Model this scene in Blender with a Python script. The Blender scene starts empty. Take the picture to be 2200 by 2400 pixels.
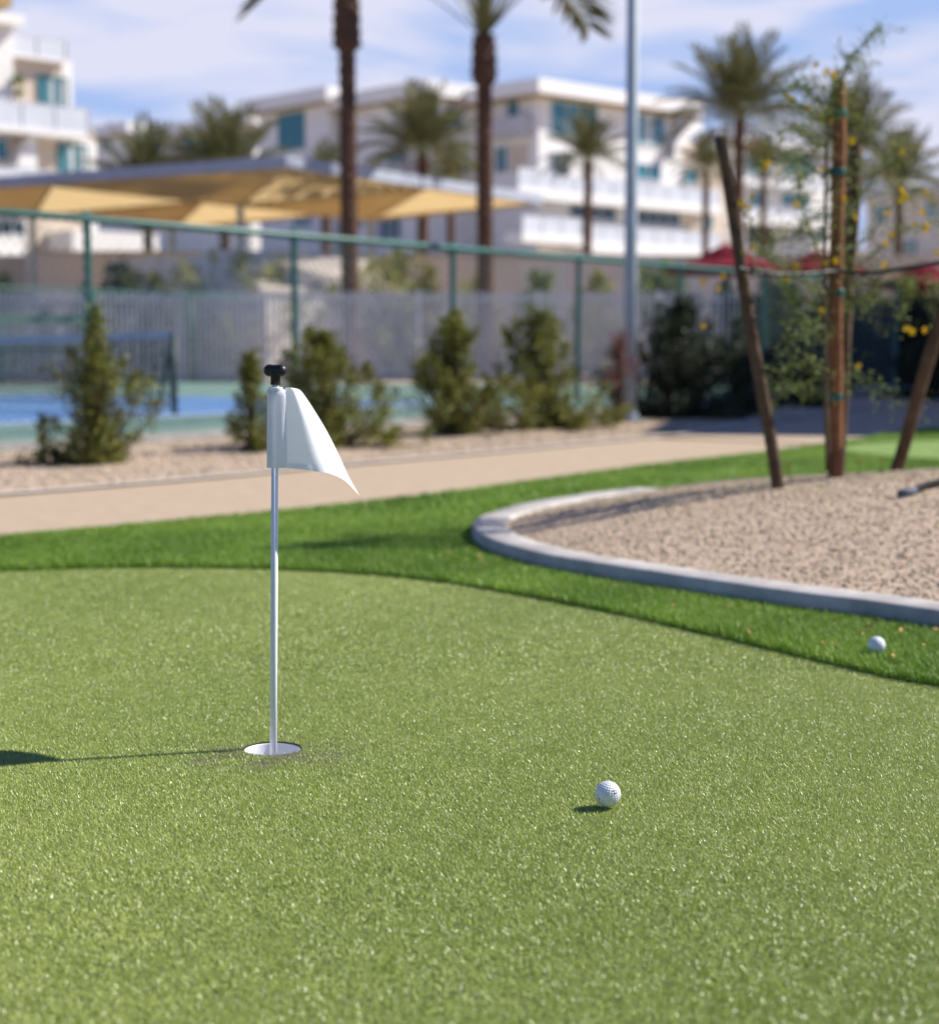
import bpy, math, random
import numpy as np
from mathutils import Vector, Matrix

random.seed(7); RNG = np.random.default_rng(11)
S = bpy.context.scene
COL = S.collection
R = math.radians

# ------------------------------------------------------------------ camera model (pixel -> ground / distance)
F, CX, CY, H = 4000.0, 1100.0, 1200.0, 0.755
PITCH = math.atan(390.0 / F)
cp, sp = math.cos(PITCH), math.sin(PITCH)

def ray(px, py):
    xr = (px - CX) / F; yr = -(py - CY) / F
    return Vector((xr, cp + sp * yr, -sp + cp * yr))

def G(px, py, z=0.0):
    d = ray(px, py); t = (z - H) / d.z
    return Vector((d.x * t, d.y * t, z))

def D(px, py, Y):
    d = ray(px, py); t = Y / d.y
    return Vector((d.x * t, Y, H + d.z * t))

# ------------------------------------------------------------------ materials
def M(name, col, rough=0.6, spec=0.4, noise=None, bump=None, metal=0.0, col2=None, trans=0.0, coat=0.0, island=0.0, alpha=1.0):
    m = bpy.data.materials.new(name); m.use_nodes = True
    nt = m.node_tree; N = nt.nodes; L = nt.links
    b = N['Principled BSDF']; out = N['Material Output']
    b.inputs['Roughness'].default_value = rough
    b.inputs['Specular IOR Level'].default_value = spec
    b.inputs['Metallic'].default_value = metal
    b.inputs['Coat Weight'].default_value = coat
    b.inputs['Alpha'].default_value = alpha
    c = (*col, 1)
    b.inputs['Base Color'].default_value = c
    tc = N.new('ShaderNodeTexCoord')
    src = None
    if noise:
        sc, amt = noise[:2]
        n = N.new('ShaderNodeTexNoise'); n.inputs['Scale'].default_value = sc
        n.inputs['Detail'].default_value = 6; n.inputs['Roughness'].default_value = 0.65
        L.new(tc.outputs['Object'], n.inputs['Vector'])
        ramp = N.new('ShaderNodeValToRGB')
        ramp.color_ramp.elements[0].position = 0.3; ramp.color_ramp.elements[1].position = 0.7
        c2 = col2 if col2 else tuple(max(0, x * (1 - amt)) for x in col)
        ramp.color_ramp.elements[0].color = (*c2, 1)
        ramp.color_ramp.elements[1].color = c if col2 else (*[min(1, x * (1 + amt * .6)) for x in col], 1)
        L.new(n.outputs['Fac'], ramp.inputs['Fac']); src = ramp.outputs['Color']
        L.new(src, b.inputs['Base Color'])
    if island:
        geo = N.new('ShaderNodeNewGeometry')
        hsv = N.new('ShaderNodeHueSaturation')
        mr = N.new('ShaderNodeMapRange')
        mr.inputs['To Min'].default_value = 1 - island; mr.inputs['To Max'].default_value = 1 + island
        L.new(geo.outputs['Random Per Island'], mr.inputs['Value']); L.new(mr.outputs['Result'], hsv.inputs['Value'])
        mh = N.new('ShaderNodeMapRange'); mh.inputs['To Min'].default_value = .5 + island * .05; mh.inputs['To Max'].default_value = .5 - island * .05
        L.new(geo.outputs['Random Per Island'], mh.inputs['Value']); L.new(mh.outputs['Result'], hsv.inputs['Hue'])
        if src: L.new(src, hsv.inputs['Color'])
        else: hsv.inputs['Color'].default_value = c
        L.new(hsv.outputs['Color'], b.inputs['Base Color']); src = hsv.outputs['Color']
    if bump:
        n2 = N.new('ShaderNodeTexNoise'); n2.inputs['Scale'].default_value = bump[0]; n2.inputs['Detail'].default_value = 8
        L.new(tc.outputs['Object'], n2.inputs['Vector'])
        bn = N.new('ShaderNodeBump'); bn.inputs['Strength'].default_value = bump[1]
        bn.inputs['Distance'].default_value = bump[2] if len(bump) > 2 else 0.01
        L.new(n2.outputs['Fac'], bn.inputs['Height']); L.new(bn.outputs['Normal'], b.inputs['Normal'])
    if trans:
        t = N.new('ShaderNodeBsdfTranslucent'); t.inputs['Color'].default_value = c
        if src: L.new(src, t.inputs['Color'])
        mx = N.new('ShaderNodeMixShader'); mx.inputs['Fac'].default_value = trans
        L.new(b.outputs['BSDF'], mx.inputs[1]); L.new(t.outputs['BSDF'], mx.inputs[2]); L.new(mx.outputs['Shader'], out.inputs['Surface'])
    return m

def grass_mat(name, rough, spec, trans):
    m = bpy.data.materials.new(name); m.use_nodes = True
    nt = m.node_tree; N = nt.nodes; L = nt.links
    b = N['Principled BSDF']; out = N['Material Output']
    a = N.new('ShaderNodeAttribute'); a.attribute_name = 'blade_colour'
    L.new(a.outputs['Color'], b.inputs['Base Color'])
    b.inputs['Roughness'].default_value = rough; b.inputs['Specular IOR Level'].default_value = spec
    t = N.new('ShaderNodeBsdfTranslucent'); L.new(a.outputs['Color'], t.inputs['Color'])
    mx = N.new('ShaderNodeMixShader'); mx.inputs['Fac'].default_value = trans
    L.new(b.outputs['BSDF'], mx.inputs[1]); L.new(t.outputs['BSDF'], mx.inputs[2]); L.new(mx.outputs['Shader'], out.inputs['Surface'])
    return m

def gravel_mat(name, cols, scale, bump=0.6, dist=0.01):
    m = bpy.data.materials.new(name); m.use_nodes = True
    nt = m.node_tree; N = nt.nodes; L = nt.links
    b = N['Principled BSDF']; b.inputs['Roughness'].default_value = 0.9; b.inputs['Specular IOR Level'].default_value = .15
    tc = N.new('ShaderNodeTexCoord')
    v = N.new('ShaderNodeTexVoronoi'); v.inputs['Scale'].default_value = scale
    L.new(tc.outputs['Object'], v.inputs['Vector'])
    sep = N.new('ShaderNodeSeparateColor'); L.new(v.outputs['Color'], sep.inputs['Color'])
    ramp = N.new('ShaderNodeValToRGB'); cr = ramp.color_ramp
    while len(cr.elements) < len(cols): cr.elements.new(0.5)
    for i, c in enumerate(cols):
        cr.elements[i].position = i / (len(cols) - 1); cr.elements[i].color = (*c, 1)
    L.new(sep.outputs['Red'], ramp.inputs['Fac'])
    n = N.new('ShaderNodeTexNoise'); n.inputs['Scale'].default_value = 9 if scale > 100 else 3; n.inputs['Detail'].default_value = 6
    L.new(tc.outputs['Object'], n.inputs['Vector'])
    mr = N.new('ShaderNodeMapRange'); mr.inputs['To Min'].default_value = .82; mr.inputs['To Max'].default_value = 1.15
    L.new(n.outputs['Fac'], mr.inputs['Value'])
    hsv = N.new('ShaderNodeHueSaturation'); L.new(ramp.outputs['Color'], hsv.inputs['Color']); L.new(mr.outputs['Result'], hsv.inputs['Value'])
    L.new(hsv.outputs['Color'], b.inputs['Base Color'])
    bn = N.new('ShaderNodeBump'); bn.inputs['Strength'].default_value = bump; bn.inputs['Distance'].default_value = dist
    L.new(v.outputs['Distance'], bn.inputs['Height']); bn.invert = True; L.new(bn.outputs['Normal'], b.inputs['Normal'])
    return m

MT = dict(
    ground=gravel_mat('decomposed_granite', [(.42,.30,.20),(.50,.37,.26),(.46,.33,.235),(.54,.41,.30)], 180, .25, .004),
    path=gravel_mat('path_granite', [(.41,.315,.21),(.465,.36,.25),(.44,.335,.23),(.50,.395,.285)], 220, .2, .003),
    bed=gravel_mat('bed_gravel', [(.40,.29,.20),(.52,.39,.29),(.46,.34,.25),(.58,.46,.36),(.38,.29,.22)], 60, .5, .008),
    island=gravel_mat('island_gravel', [(.36,.26,.17),(.54,.41,.29),(.47,.35,.25),(.64,.50,.37),(.46,.36,.27)], 110, .35, .006),
    turf_base=M('turf_backing', (.07,.14,.022), .9, .1, noise=(6, .4)),
    green_base=M('green_backing', (.11,.15,.035), .9, .1, noise=(40, .5)),
    green_far=M('green_far', (.20,.30,.075), .8, .2, noise=(14, .3)),
    concrete=M('kerb_concrete', (.46,.43,.395), .85, .2, noise=(5, .38), bump=(60, .3, .004)),
    strip=M('strip_concrete', (.62,.55,.47), .85, .2, noise=(5, .25)),
    white=M('white_enamel', (.80,.80,.82), .35, .5, noise=(30, .06)),
    pole_white=M('fibreglass', (.80,.81,.82), .6, .3, noise=(4, .06)),
    cup=M('cup_plastic', (.82,.82,.84), .45, .4, noise=(60, .05)),
    black=M('black_rubber', (.012,.012,.016), .42, .4, noise=(80, .3), bump=(300, .15, .0005)),
    cloth=M('flag_nylon', (.945,.945,.995), .8, .15, noise=(220, .04), bump=(900, .2, .0004), trans=.46),
    ball=M('ball_urethane', (.70,.71,.73), .28, .5, noise=(60, .05), coat=.1),
    ink=M('black_ink', (.012,.010,.016), .4, .4, noise=(500, .2)),
    green_paint=M('green_vinyl', (.022,.125,.10), .45, .5, noise=(3, .25)),
    wire=M('green_wire', (.13,.21,.19), .45, .5, noise=(5, .3)),
    court_green=M('court_green', (.18,.28,.235), .8, .2, noise=(3, .18)),
    court_blue=M('court_blue', (.12,.24,.46), .8, .2, noise=(2, .2)),
    court_line=M('court_line', (.7,.72,.74), .8, .2, noise=(6, .15)),
    slab_edge=M('slab_edge', (.30,.30,.29), .9, .2, noise=(6, .3)),
    net=M('net_cord', (.035,.045,.05), .8, .2, noise=(20, .3)),
    net_post=M('net_post_paint', (.02,.04,.04), .5, .4, noise=(5,.2)),
    tape=M('net_tape', (.44,.44,.46), .7, .2, noise=(8, .15)),
    picket=M('picket_paint', (.74,.75,.78), .55, .4, noise=(3, .15)),
    steel=M('galvanised', (.36,.43,.475), .6, .4, noise=(6, .18)),
    wood=M('stake_wood', (.235,.105,.048), .8, .2, noise=(14, .45), bump=(40, .4, .004)),
    wood_dark=M('weathered_wood', (.105,.070,.042), .85, .2, noise=(14, .5), bump=(40, .4, .004)),
    tie=M('tie_green', (.015,.10,.075), .5, .4, noise=(30, .2)),
    strap=M('rubber_strap', (.012,.013,.015), .5, .4, noise=(20, .3)),
    bark=M('palm_bark', (.135,.075,.05), .95, .1, noise=(9, .55), bump=(20, .6, .03)),
    frond=M('palm_frond', (.165,.17,.07), .55, .35, island=.45, trans=.18, noise=(1.2, .3)),
    frond_dry=M('palm_frond_dry', (.21,.13,.045), .75, .2, island=.4, trans=.1, noise=(2, .3)),
    leaf_olive=M('leaf_olive', (.185,.200,.036), .55, .3, island=.55, trans=.25, noise=(5, .35)),
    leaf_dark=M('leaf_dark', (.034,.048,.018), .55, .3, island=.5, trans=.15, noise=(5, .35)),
    leaf_yellow=M('leaf_yellowgreen', (.40,.40,.10), .6, .2, island=.45, trans=.25, noise=(3, .35)),
    leaf_pale=M('leaf_pale', (.22,.28,.08), .6, .2, island=.45, trans=.3, noise=(5, .3)),
    leaf_red=M('leaf_red', (.22,.075,.04), .6, .2, island=.5, trans=.2, noise=(8, .3)),
    twig=M('twig', (.11,.085,.05), .85, .15, noise=(20, .4)),
    twig_green=M('twig_green', (.13,.16,.06), .75, .2, noise=(20, .3)),
    petal=M('yellow_petal', (.80,.52,.02), .6, .2, island=.25, trans=.25, noise=(90, .1)),
    petal_dry=M('dry_petal', (.62,.36,.12), .75, .15, noise=(60, .35)),
    red_flower=M('red_petal', (.45,.045,.03), .6, .2, noise=(60, .25)),
    stucco=M('white_stucco', (.84,.815,.775), .9, .15, noise=(.5, .07), bump=(30, .1, .01)),
    stucco_cream=M('cream_stucco', (.66,.55,.44), .9, .15, noise=(.5, .08), bump=(30, .1, .01)),
    stucco_grey=M('grey_stucco', (.52,.51,.52), .9, .15, noise=(.5, .1), bump=(30, .1, .01)),
    stucco_taupe=M('taupe_stucco', (.72,.64,.58), .9, .15, noise=(.4, .12), bump=(20, .15, .01)),
    roof_white=M('roof_fascia', (.83,.81,.78), .75, .2, noise=(.4, .06)),
    soffit=M('tan_soffit', (.42,.29,.13), .8, .2, noise=(1, .15)),
    glass=M('teal_glass', (.045,.20,.235), .12, .6, noise=(.6, .35)),
    glass_dark=M('dark_glass', (.035,.06,.065), .12, .6, noise=(.6, .4)),
    glass_rail=M('balustrade_glass', (.64,.66,.70), .2, .5, noise=(.8, .1)),
    frame_white=M('window_frame', (.66,.68,.70), .5, .4, noise=(2, .1)),
    frame_teal=M('window_frame_teal', (.06,.19,.20), .5, .4, noise=(2, .2)),
    curtain=M('curtain', (.55,.62,.62), .85, .1, noise=(3, .2)),
    slat=M('canopy_slat', (.62,.46,.23), .65, .3, noise=(1.5, .12)),
    fascia_paint=M('canopy_fascia', (.40,.43,.50), .6, .35, noise=(1.5, .12)),
    fabric_red=M('umbrella_canvas', (.20,.013,.026), .8, .15, noise=(3, .2), trans=.15),
    terrace=M('terrace_ground', (.55,.47,.37), .95, .1, noise=(.3, .3)),
    fitting=M('grey_fitting', (.10,.12,.15), .7, .2, noise=(40,.2)),
    black_paint=M('black_fence_paint', (.018,.019,.022), .5, .4, noise=(4,.2)),
    step=M('pale_concrete', (.80,.74,.67), .9, .15, noise=(1.2, .18)),
    pipe=M('poly_pipe', (.010,.011,.013), .75, .15, noise=(20, .3)),
)

# ------------------------------------------------------------------ mesh builder
WLOC = {}
class MB:
    def __init__(s): s.v = []; s.f = []
    def add(s, vs, fs):
        o = len(s.v); s.v += [tuple(p) for p in vs]; s.f += [tuple(i + o for i in f) for f in fs]; return s
    def box(s, x0, x1, y0, y1, z0, z1, mat=None):
        vs = [Vector((x, y, z)) for z in (z0, z1) for y in (y0, y1) for x in (x0, x1)]
        if mat: vs = [mat @ p for p in vs]
        return s.add(vs, [(0,2,3,1),(4,5,7,6),(0,1,5,4),(2,6,7,3),(0,4,6,2),(1,3,7,5)])
    def bar(s, a, b, w, h, up=Vector((0,0,1))):
        a, b = Vector(a), Vector(b); d = (b - a).normalized(); x = d.cross(up)
        if x.length < 1e-5: x = d.cross(Vector((0,1,0)))
        x.normalize(); u = x.cross(d).normalized(); x *= w / 2; u *= h / 2
        vs = [a-x-u, a+x-u, a+x+u, a-x+u, b-x-u, b+x-u, b+x+u, b-x+u]
        return s.add(vs, [(3,2,1,0),(4,5,6,7),(0,1,5,4),(1,2,6,5),(2,3,7,6),(3,0,4,7)])
    def tube(s, pts, rad, n=10, caps=True):
        pts = [Vector(p) for p in pts]
        if not hasattr(rad, '__len__'): rad = [rad] * len(pts)
        vs = []; fs = []; px = None
        for i, p in enumerate(pts):
            d = (pts[min(i+1, len(pts)-1)] - pts[max(i-1, 0)]).normalized()
            if px is None:
                px = d.cross(Vector((0,1,0)) if abs(d.y) < .9 else Vector((1,0,0)))
            px = (px - d * px.dot(d)).normalized(); py = d.cross(px)
            for k in range(n):
                a = 2*math.pi*k/n; vs.append(p + (px*math.cos(a) + py*math.sin(a)) * rad[i])
        for i in range(len(pts)-1):
            for k in range(n):
                k2 = (k+1) % n; fs.append((i*n+k, i*n+k2, (i+1)*n+k2, (i+1)*n+k))
        if caps: fs.append(tuple(range(n-1, -1, -1))); fs.append(tuple((len(pts)-1)*n + k for k in range(n)))
        return s.add(vs, fs)
    def lathe(s, prof, n=32, at=(0,0,0), closed_bottom=False, closed_top=False):
        at = Vector(at); vs = []; fs = []
        for r, z in prof:
            for k in range(n):
                a = 2*math.pi*k/n; vs.append(at + Vector((r*math.cos(a), r*math.sin(a), z)))
        for i in range(len(prof)-1):
            for k in range(n):
                k2 = (k+1) % n; fs.append((i*n+k, i*n+k2, (i+1)*n+k2, (i+1)*n+k))
        if closed_bottom: fs.append(tuple(range(n-1, -1, -1)))
        if closed_top: fs.append(tuple((len(prof)-1)*n + k for k in range(n)))
        return s.add(vs, fs)
    def prism(s, poly, z0, z1):
        n = len(poly); vs = [(x, y, z0) for x, y in poly] + [(x, y, z1) for x, y in poly]
        fs = [tuple(range(n-1, -1, -1)), tuple(range(n, 2*n))] + [(i, (i+1) % n, n+(i+1) % n, n+i) for i in range(n)]
        return s.add(vs, fs)
    def build(s, name, mat, parent=None, smooth=False, local=False):
        me = bpy.data.meshes.new(name); off = Vector((0,0,0))
        if parent is not None and not local: off = WLOC[parent.name]
        me.from_pydata([tuple(Vector(p) - off) for p in s.v], [], s.f); me.update()
        if smooth:
            me.polygons.foreach_set('use_smooth', [True]*len(me.polygons))
        o = bpy.data.objects.new(name, me); COL.objects.link(o)
        if mat is not None: me.materials.append(mat)
        if parent is not None: o.parent = parent
        WLOC[o.name] = off.copy()
        return o

def np_mesh(name, verts, tris, quads, mat, parent=None, cols=None, smooth=False):
    me = bpy.data.meshes.new(name)
    nv = len(verts); nt, nq = len(tris), len(quads)
    me.vertices.add(nv); me.vertices.foreach_set('co', np.asarray(verts, np.float32).ravel())
    me.loops.add(nt*3 + nq*4); me.polygons.add(nt + nq)
    idx = np.concatenate([np.asarray(tris, np.int32).ravel(), np.asarray(quads, np.int32).ravel()]).astype(np.int32)
    me.loops.foreach_set('vertex_index', idx)
    st = np.concatenate([np.arange(nt)*3, nt*3 + np.arange(nq)*4]).astype(np.int32)
    me.polygons.foreach_set('loop_start', st)
    if smooth: me.polygons.foreach_set('use_smooth', np.ones(nt+nq, bool))
    me.update(calc_edges=True)
    if cols is not None:
        at = me.attributes.new('blade_colour', 'FLOAT_COLOR', 'POINT')
        c4 = np.ones((nv, 4), np.float32); c4[:, :3] = cols
        at.data.foreach_set('color', c4.ravel())
    o = bpy.data.objects.new(name, me); COL.objects.link(o); me.materials.append(mat)
    if parent: o.parent = parent
    WLOC[o.name] = Vector((0,0,0))
    return o

def tag(o, label=None, cat=None, group=None, kind=None):
    if label: o['label'] = label
    if cat: o['category'] = cat
    if group: o['group'] = group
    if kind: o['kind'] = kind
    return o

def thing(name, loc, label, cat, group=None, rz=0.0):
    o = bpy.data.objects.new(name, None); COL.objects.link(o); o.location = loc; o.rotation_euler = (0,0,rz)
    o.empty_display_size = .1
    WLOC[o.name] = Vector(loc)
    return tag(o, label, cat, group)

def copy_tree(o, parent=None):
    c = o.copy(); COL.objects.link(c)
    if parent is not None: c.parent = parent
    WLOC[c.name] = WLOC.get(o.name, Vector((0,0,0)))
    for ch in list(o.children): copy_tree(ch, c)
    return c

def catmull(pts, n, closed=True):
    P = [np.array(p, float) for p in pts]; out = []; m = len(P)
    rng = range(m) if closed else range(m-1)
    for i in rng:
        if closed: p0, p1, p2, p3 = P[(i-1) % m], P[i], P[(i+1) % m], P[(i+2) % m]
        else: p0, p1, p2, p3 = P[max(i-1, 0)], P[i], P[i+1], P[min(i+2, m-1)]
        for k in range(n):
            t = k/n
            out.append(.5*((2*p1) + (-p0+p2)*t + (2*p0-5*p1+4*p2-p3)*t*t + (-p0+3*p1-3*p2+p3)*t**3))
    if not closed: out.append(P[-1])
    return np.array(out)

# ------------------------------------------------------------------ the sun
SUN = Vector((.735, .19, .651)).normalized()
w = bpy.data.worlds.new('World'); S.world = w; w.use_nodes = True
nt = w.node_tree; N = nt.nodes; L = nt.links
for n in list(N): N.remove(n)
out = N.new('ShaderNodeOutputWorld'); bg = N.new('ShaderNodeBackground'); bg.inputs['Strength'].default_value = .06
sky = N.new('ShaderNodeTexSky'); sky.sky_type = 'NISHITA'; sky.sun_disc = False
sky.sun_elevation = math.asin(SUN.z); sky.sun_rotation = math.atan2(SUN.x, SUN.y)
sky.air_density = 1.0; sky.dust_density = .15; sky.ozone_density = 3.5; sky.altitude = 400
tc = N.new('ShaderNodeTexCoord')
mp = N.new('ShaderNodeMapping'); mp.inputs['Scale'].default_value = (1.0, 1.0, 4.6); mp.inputs['Rotation'].default_value = (0, R(-7), 0)
mp.inputs['Location'].default_value = (.35, .2, .33)
L.new(tc.outputs['Generated'], mp.inputs['Vector'])
cn = N.new('ShaderNodeTexNoise'); cn.inputs['Scale'].default_value = 5.6; cn.inputs['Detail'].default_value = 5; cn.inputs['Roughness'].default_value = .5
cn.inputs['Distortion'].default_value = .35
L.new(mp.outputs['Vector'], cn.inputs['Vector'])
cr = N.new('ShaderNodeValToRGB'); cr.color_ramp.elements[0].position = .42; cr.color_ramp.elements[1].position = .60
cr.color_ramp.elements[0].color = (0,0,0,1); cr.color_ramp.elements[1].color = (1,1,1,1)
L.new(cn.outputs['Fac'], cr.inputs['Fac'])
bank = N.new('ShaderNodeMix'); bank.data_type = 'RGBA'
L.new(cr.outputs['Color'], bank.inputs['Factor'])
bank.inputs['A'].default_value = (4.5, 6.2, 10.3, 1); bank.inputs['B'].default_value = (8.5, 8.7, 10.7, 1)
sep = N.new('ShaderNodeSeparateXYZ'); L.new(tc.outputs['Generated'], sep.inputs['Vector'])
fade = N.new('ShaderNodeMapRange'); fade.interpolation_type = 'SMOOTHSTEP'      # the thin cloud bank lies low over the northern horizon
fade.inputs['From Min'].default_value = .22; fade.inputs['From Max'].default_value = .42
fade.inputs['To Min'].default_value = 1; fade.inputs['To Max'].default_value = 0
L.new(sep.outputs['Z'], fade.inputs['Value'])
front = N.new('ShaderNodeMapRange'); front.interpolation_type = 'SMOOTHSTEP'
front.inputs['From Min'].default_value = .1; front.inputs['From Max'].default_value = .75
L.new(sep.outputs['Y'], front.inputs['Value'])
mul = N.new('ShaderNodeMath'); mul.operation = 'MULTIPLY'
L.new(front.outputs['Result'], mul.inputs[0]); L.new(fade.outputs['Result'], mul.inputs[1])
tint = N.new('ShaderNodeMix'); tint.data_type = 'RGBA'; tint.blend_type = 'MULTIPLY'; tint.inputs['Factor'].default_value = 1
L.new(sky.outputs['Color'], tint.inputs['A']); tint.inputs['B'].default_value = (.90, 1.0, 1.5, 1)
mix = N.new('ShaderNodeMix'); mix.data_type = 'RGBA'
L.new(mul.outputs['Value'], mix.inputs['Factor']); L.new(tint.outputs['Result'], mix.inputs['A']); L.new(bank.outputs['Result'], mix.inputs['B'])
L.new(mix.outputs['Result'], bg.inputs['Color']); L.new(bg.outputs['Background'], out.inputs['Surface'])

sl = bpy.data.lights.new('sun', 'SUN'); sl.energy = 5.0; sl.angle = R(.53); sl.color = (1.0, .95, .87)
so = bpy.data.objects.new('sun', sl); COL.objects.link(so)
so.rotation_euler = (-SUN).to_track_quat('-Z', 'Y').to_euler(); so.location = (20, 5, 30)

# ------------------------------------------------------------------ ground sheets (with the cup hole cut through)
HC = G(638.7, 1755); HR = .054
NS = 128
ANG = np.array([2*math.pi*k/NS for k in range(NS)])

def polar(outline):
    """radius of a star-shaped outline about the hole, as a function of angle"""
    d = np.asarray(outline)[:, :2] - np.array([HC.x, HC.y])
    a = np.arctan2(d[:,1], d[:,0]); r = np.hypot(d[:,0], d[:,1]); o = np.argsort(a); a = a[o]; r = r[o]
    aa = np.concatenate([a - 2*math.pi, a, a + 2*math.pi]); rr = np.concatenate([r, r, r])
    return lambda th: np.interp((np.asarray(th) + math.pi) % (2*math.pi) - math.pi, aa, rr)

gpx = [(0,1342),(300,1333),(640,1337),(1000,1362),(1400,1432),(1700,1500),(2000,1572),(2200,1612)]
g_pts = [tuple(G(*p))[:2] for p in gpx] + [(1.75,3.0),(2.1,2.2),(2.0,1.0),(1.2,-.2),(-.6,-.6),(-2.6,.1),(-3.6,1.8),(-3.7,3.6),(-3.0,4.8),(-2.3,5.45)]
R_green = polar(catmull(g_pts, 16))
tpx = [(0,1265),(640,1205),(1100,1152),(1500,1097),(1800,1062),(2000,1035),(2200,1007)]
t_pts = [tuple(G(*p))[:2] for p in tpx] + [(7.,16.5),(10.,13.),(10.5,4.),(8.,-3.),(0.,-6.),(-6.,-4.),(-8.,.5),(-5.6,3.4),(-3.3,5.45)]
R_turf = polar(catmull(t_pts, 12))

def ring_sheet(name, radii_fns, zs, mat, fine=None):
    vs = []; q = []
    for fn, z in zip(radii_fns, zs):
        r = fn(ANG) if callable(fn) else np.full(NS, fn)
        for k in range(NS): vs.append((HC.x + r[k]*math.cos(ANG[k]), HC.y + r[k]*math.sin(ANG[k]), z))
    for i in range(len(radii_fns)-1):
        for k in range(NS):
            k2 = (k+1) % NS; q.append((i*NS+k, i*NS+k2, (i+1)*NS+k2, (i+1)*NS+k))
    o = np_mesh(name, vs, np.zeros((0,3), int), q, mat)
    return tag(o, kind='structure')

ground = ring_sheet('ground', [HR+.002, .5, 3, 12, 60, 400, 3000], [-.016]*7, MT['ground'])
ring_sheet('putting_green', [HR+.0005, .2, 1.0, R_green], [0, 0, 0, 0], MT['green_base'])
ring_sheet('turf', [lambda a: R_green(a)-.06, lambda a: R_green(a)-.012, lambda a: R_green(a)+.0, lambda a: R_green(a)+.03, lambda a: .5*(R_green(a)+R_turf(a)), R_turf],
           [-.004, -.004, .004, .008, .008, .006], MT['turf_base'])

def strip_sheet(name, left, right, z, mat):
    n = len(left); vs = [(p[0], p[1], z) for p in left] + [(p[0], p[1], z) for p in right]
    return tag(np_mesh(name, vs, np.zeros((0,3), int), [(i, n+i, n+i+1, i+1) for i in range(n-1)], mat), kind='structure')

edge_px = [(-900,1232),(0,1160),(480,1121),(800,1091),(1200,1056),(1500,1027),(1640,1015)]
edge = [np.array(G(*p)[:2]) for p in edge_px] + [np.array((3.2,17.6)), np.array((6.0,22.5)), np.array((12.,30.))]
edge = catmull(edge, 8, False)
ten = np.gradient(edge, axis=0); ten /= np.linalg.norm(ten, axis=1)[:, None]; nor = np.stack([-ten[:,1], ten[:,0]], 1)
# path: from under the turf up to the concrete header, header strip, gravel bed beyond it
strip_sheet('path', edge, edge - nor*(4.0 + 0*edge), -.008, MT['path'])
strip_sheet('bed_edging', edge + nor*.10, edge, .004, MT['strip'])

# fence frame: P0 + t*dF along the fence, w along dW away from camera
P0 = Vector((-3.4, 12.4, 0)); dF = Vector((.571, .821, 0)).normalized(); dW = Vector((-dF.y, dF.x, 0))
def FW(t, w_, z=0.0):
    p = P0 + dF*t + dW*w_; return Vector((p.x, p.y, z))
fl = [FW(t, 0)[:2] for t in np.linspace(-9, 19, len(edge))]
strip_sheet('gravel_bed', fl, edge + nor*.1, -.006, MT['bed'])

def quad_sheet(name, pts, z0, z1, mat):
    return tag(MB().prism([p[:2] for p in pts], z0, z1).build(name, mat), kind='structure')
quad_sheet('court_floor', [FW(-13,-.05), FW(20,-.05), FW(14.5,13.5), FW(-13,13.5)], -.03, .075, MT['court_green'])
quad_sheet('court_kerb', [FW(-13,-.12), FW(20,-.12), FW(20,-.052), FW(-13,-.052)], -.03, .06, MT['slab_edge'])
quad_sheet('court_playing_floor', [FW(-10.2,1.9), FW(8.4,1.9), FW(8.4,8.7), FW(-10.2,8.7)], .076, .079, MT['court_blue'])
lm = MB()
for a, b, c, d in ((-10.2,8.4,1.92,1.97),(-10.2,8.4,8.63,8.68)):
    lm.prism([FW(a,c)[:2], FW(b,c)[:2], FW(b,d)[:2], FW(a,d)[:2]], .0795, .083)
tag(lm.build('court_marking', MT['court_line']), kind='structure')

# distant putting green beyond the island
sg = [(4.25 + 1.62*math.cos(a), 12.0 + 1.35*math.sin(a)) for a in np.linspace(0, 2*math.pi, 48, endpoint=False)]
tag(MB().prism(sg, .009, .022).build('putting_green', MT['green_far']), kind='structure')

# raised terrace behind the courts
tz = 3.4
tm = MB()
tv = []; tf = []
xs = [-400,-60,-14,-13.2, 18, 60, 400]; ys = [(50.6, tz), (60, tz+.3), (80, 4.4), (105, 5.2), (160, 6.2), (900, 7.0)]
for (y, z) in ys:
    for x in xs: tv.append((x, y, z))
for j in range(len(ys)-1):
    for i in range(len(xs)-1):
        a = j*len(xs)+i; tf.append((a, a+1, a+1+len(xs), a+len(xs)))
n0 = len(tv)
for x in xs: tv.append((x, 50.6, -.1))
for i in range(len(xs)-1): tf.append((n0+i, n0+i+1, i+1, i))
tag(tm.add(tv, tf).build('terrain', MT['terrace']), kind='structure')
def terr(Y):
    return 0.0 if Y < 50.6 else float(np.interp(Y, [y for y, z in ys], [z for y, z in ys]))

# ------------------------------------------------------------------ gravel island
KZ = .066; KW = .135
ipx_f = [(1107,1223),(1113,1240),(1140,1258),(1195,1276),(1292,1299),(1455,1325),(1649,1354),(1844,1382),(2039,1406),(2200,1429)]
i_pts = [tuple(G(px, py, KZ))[:2] for px, py in ipx_f] + [(1.62,3.98),(2.4,3.65),(3.6,4.0),(4.4,5.3),(4.5,6.8),(3.6,8.1),(2.5,8.75)]
ipx_b = [(1532,1142),(1455,1147),(1325,1161),(1195,1186),(1130,1205)]
i_pts += [tuple(G(px, py, KZ))[:2] for px, py in ipx_b]
IO = catmull(i_pts, 14)
def offset(P, d):
    t = np.roll(P, -1, 0) - np.roll(P, 1, 0); t /= np.linalg.norm(t, axis=1)[:, None]
    n = np.stack([-t[:,1], t[:,0]], 1)
    return P + n*d
sgn = 1.0 if np.sum(IO[:,0]*np.roll(IO[:,1],-1) - np.roll(IO[:,0],-1)*IO[:,1]) > 0 else -1.0
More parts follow.
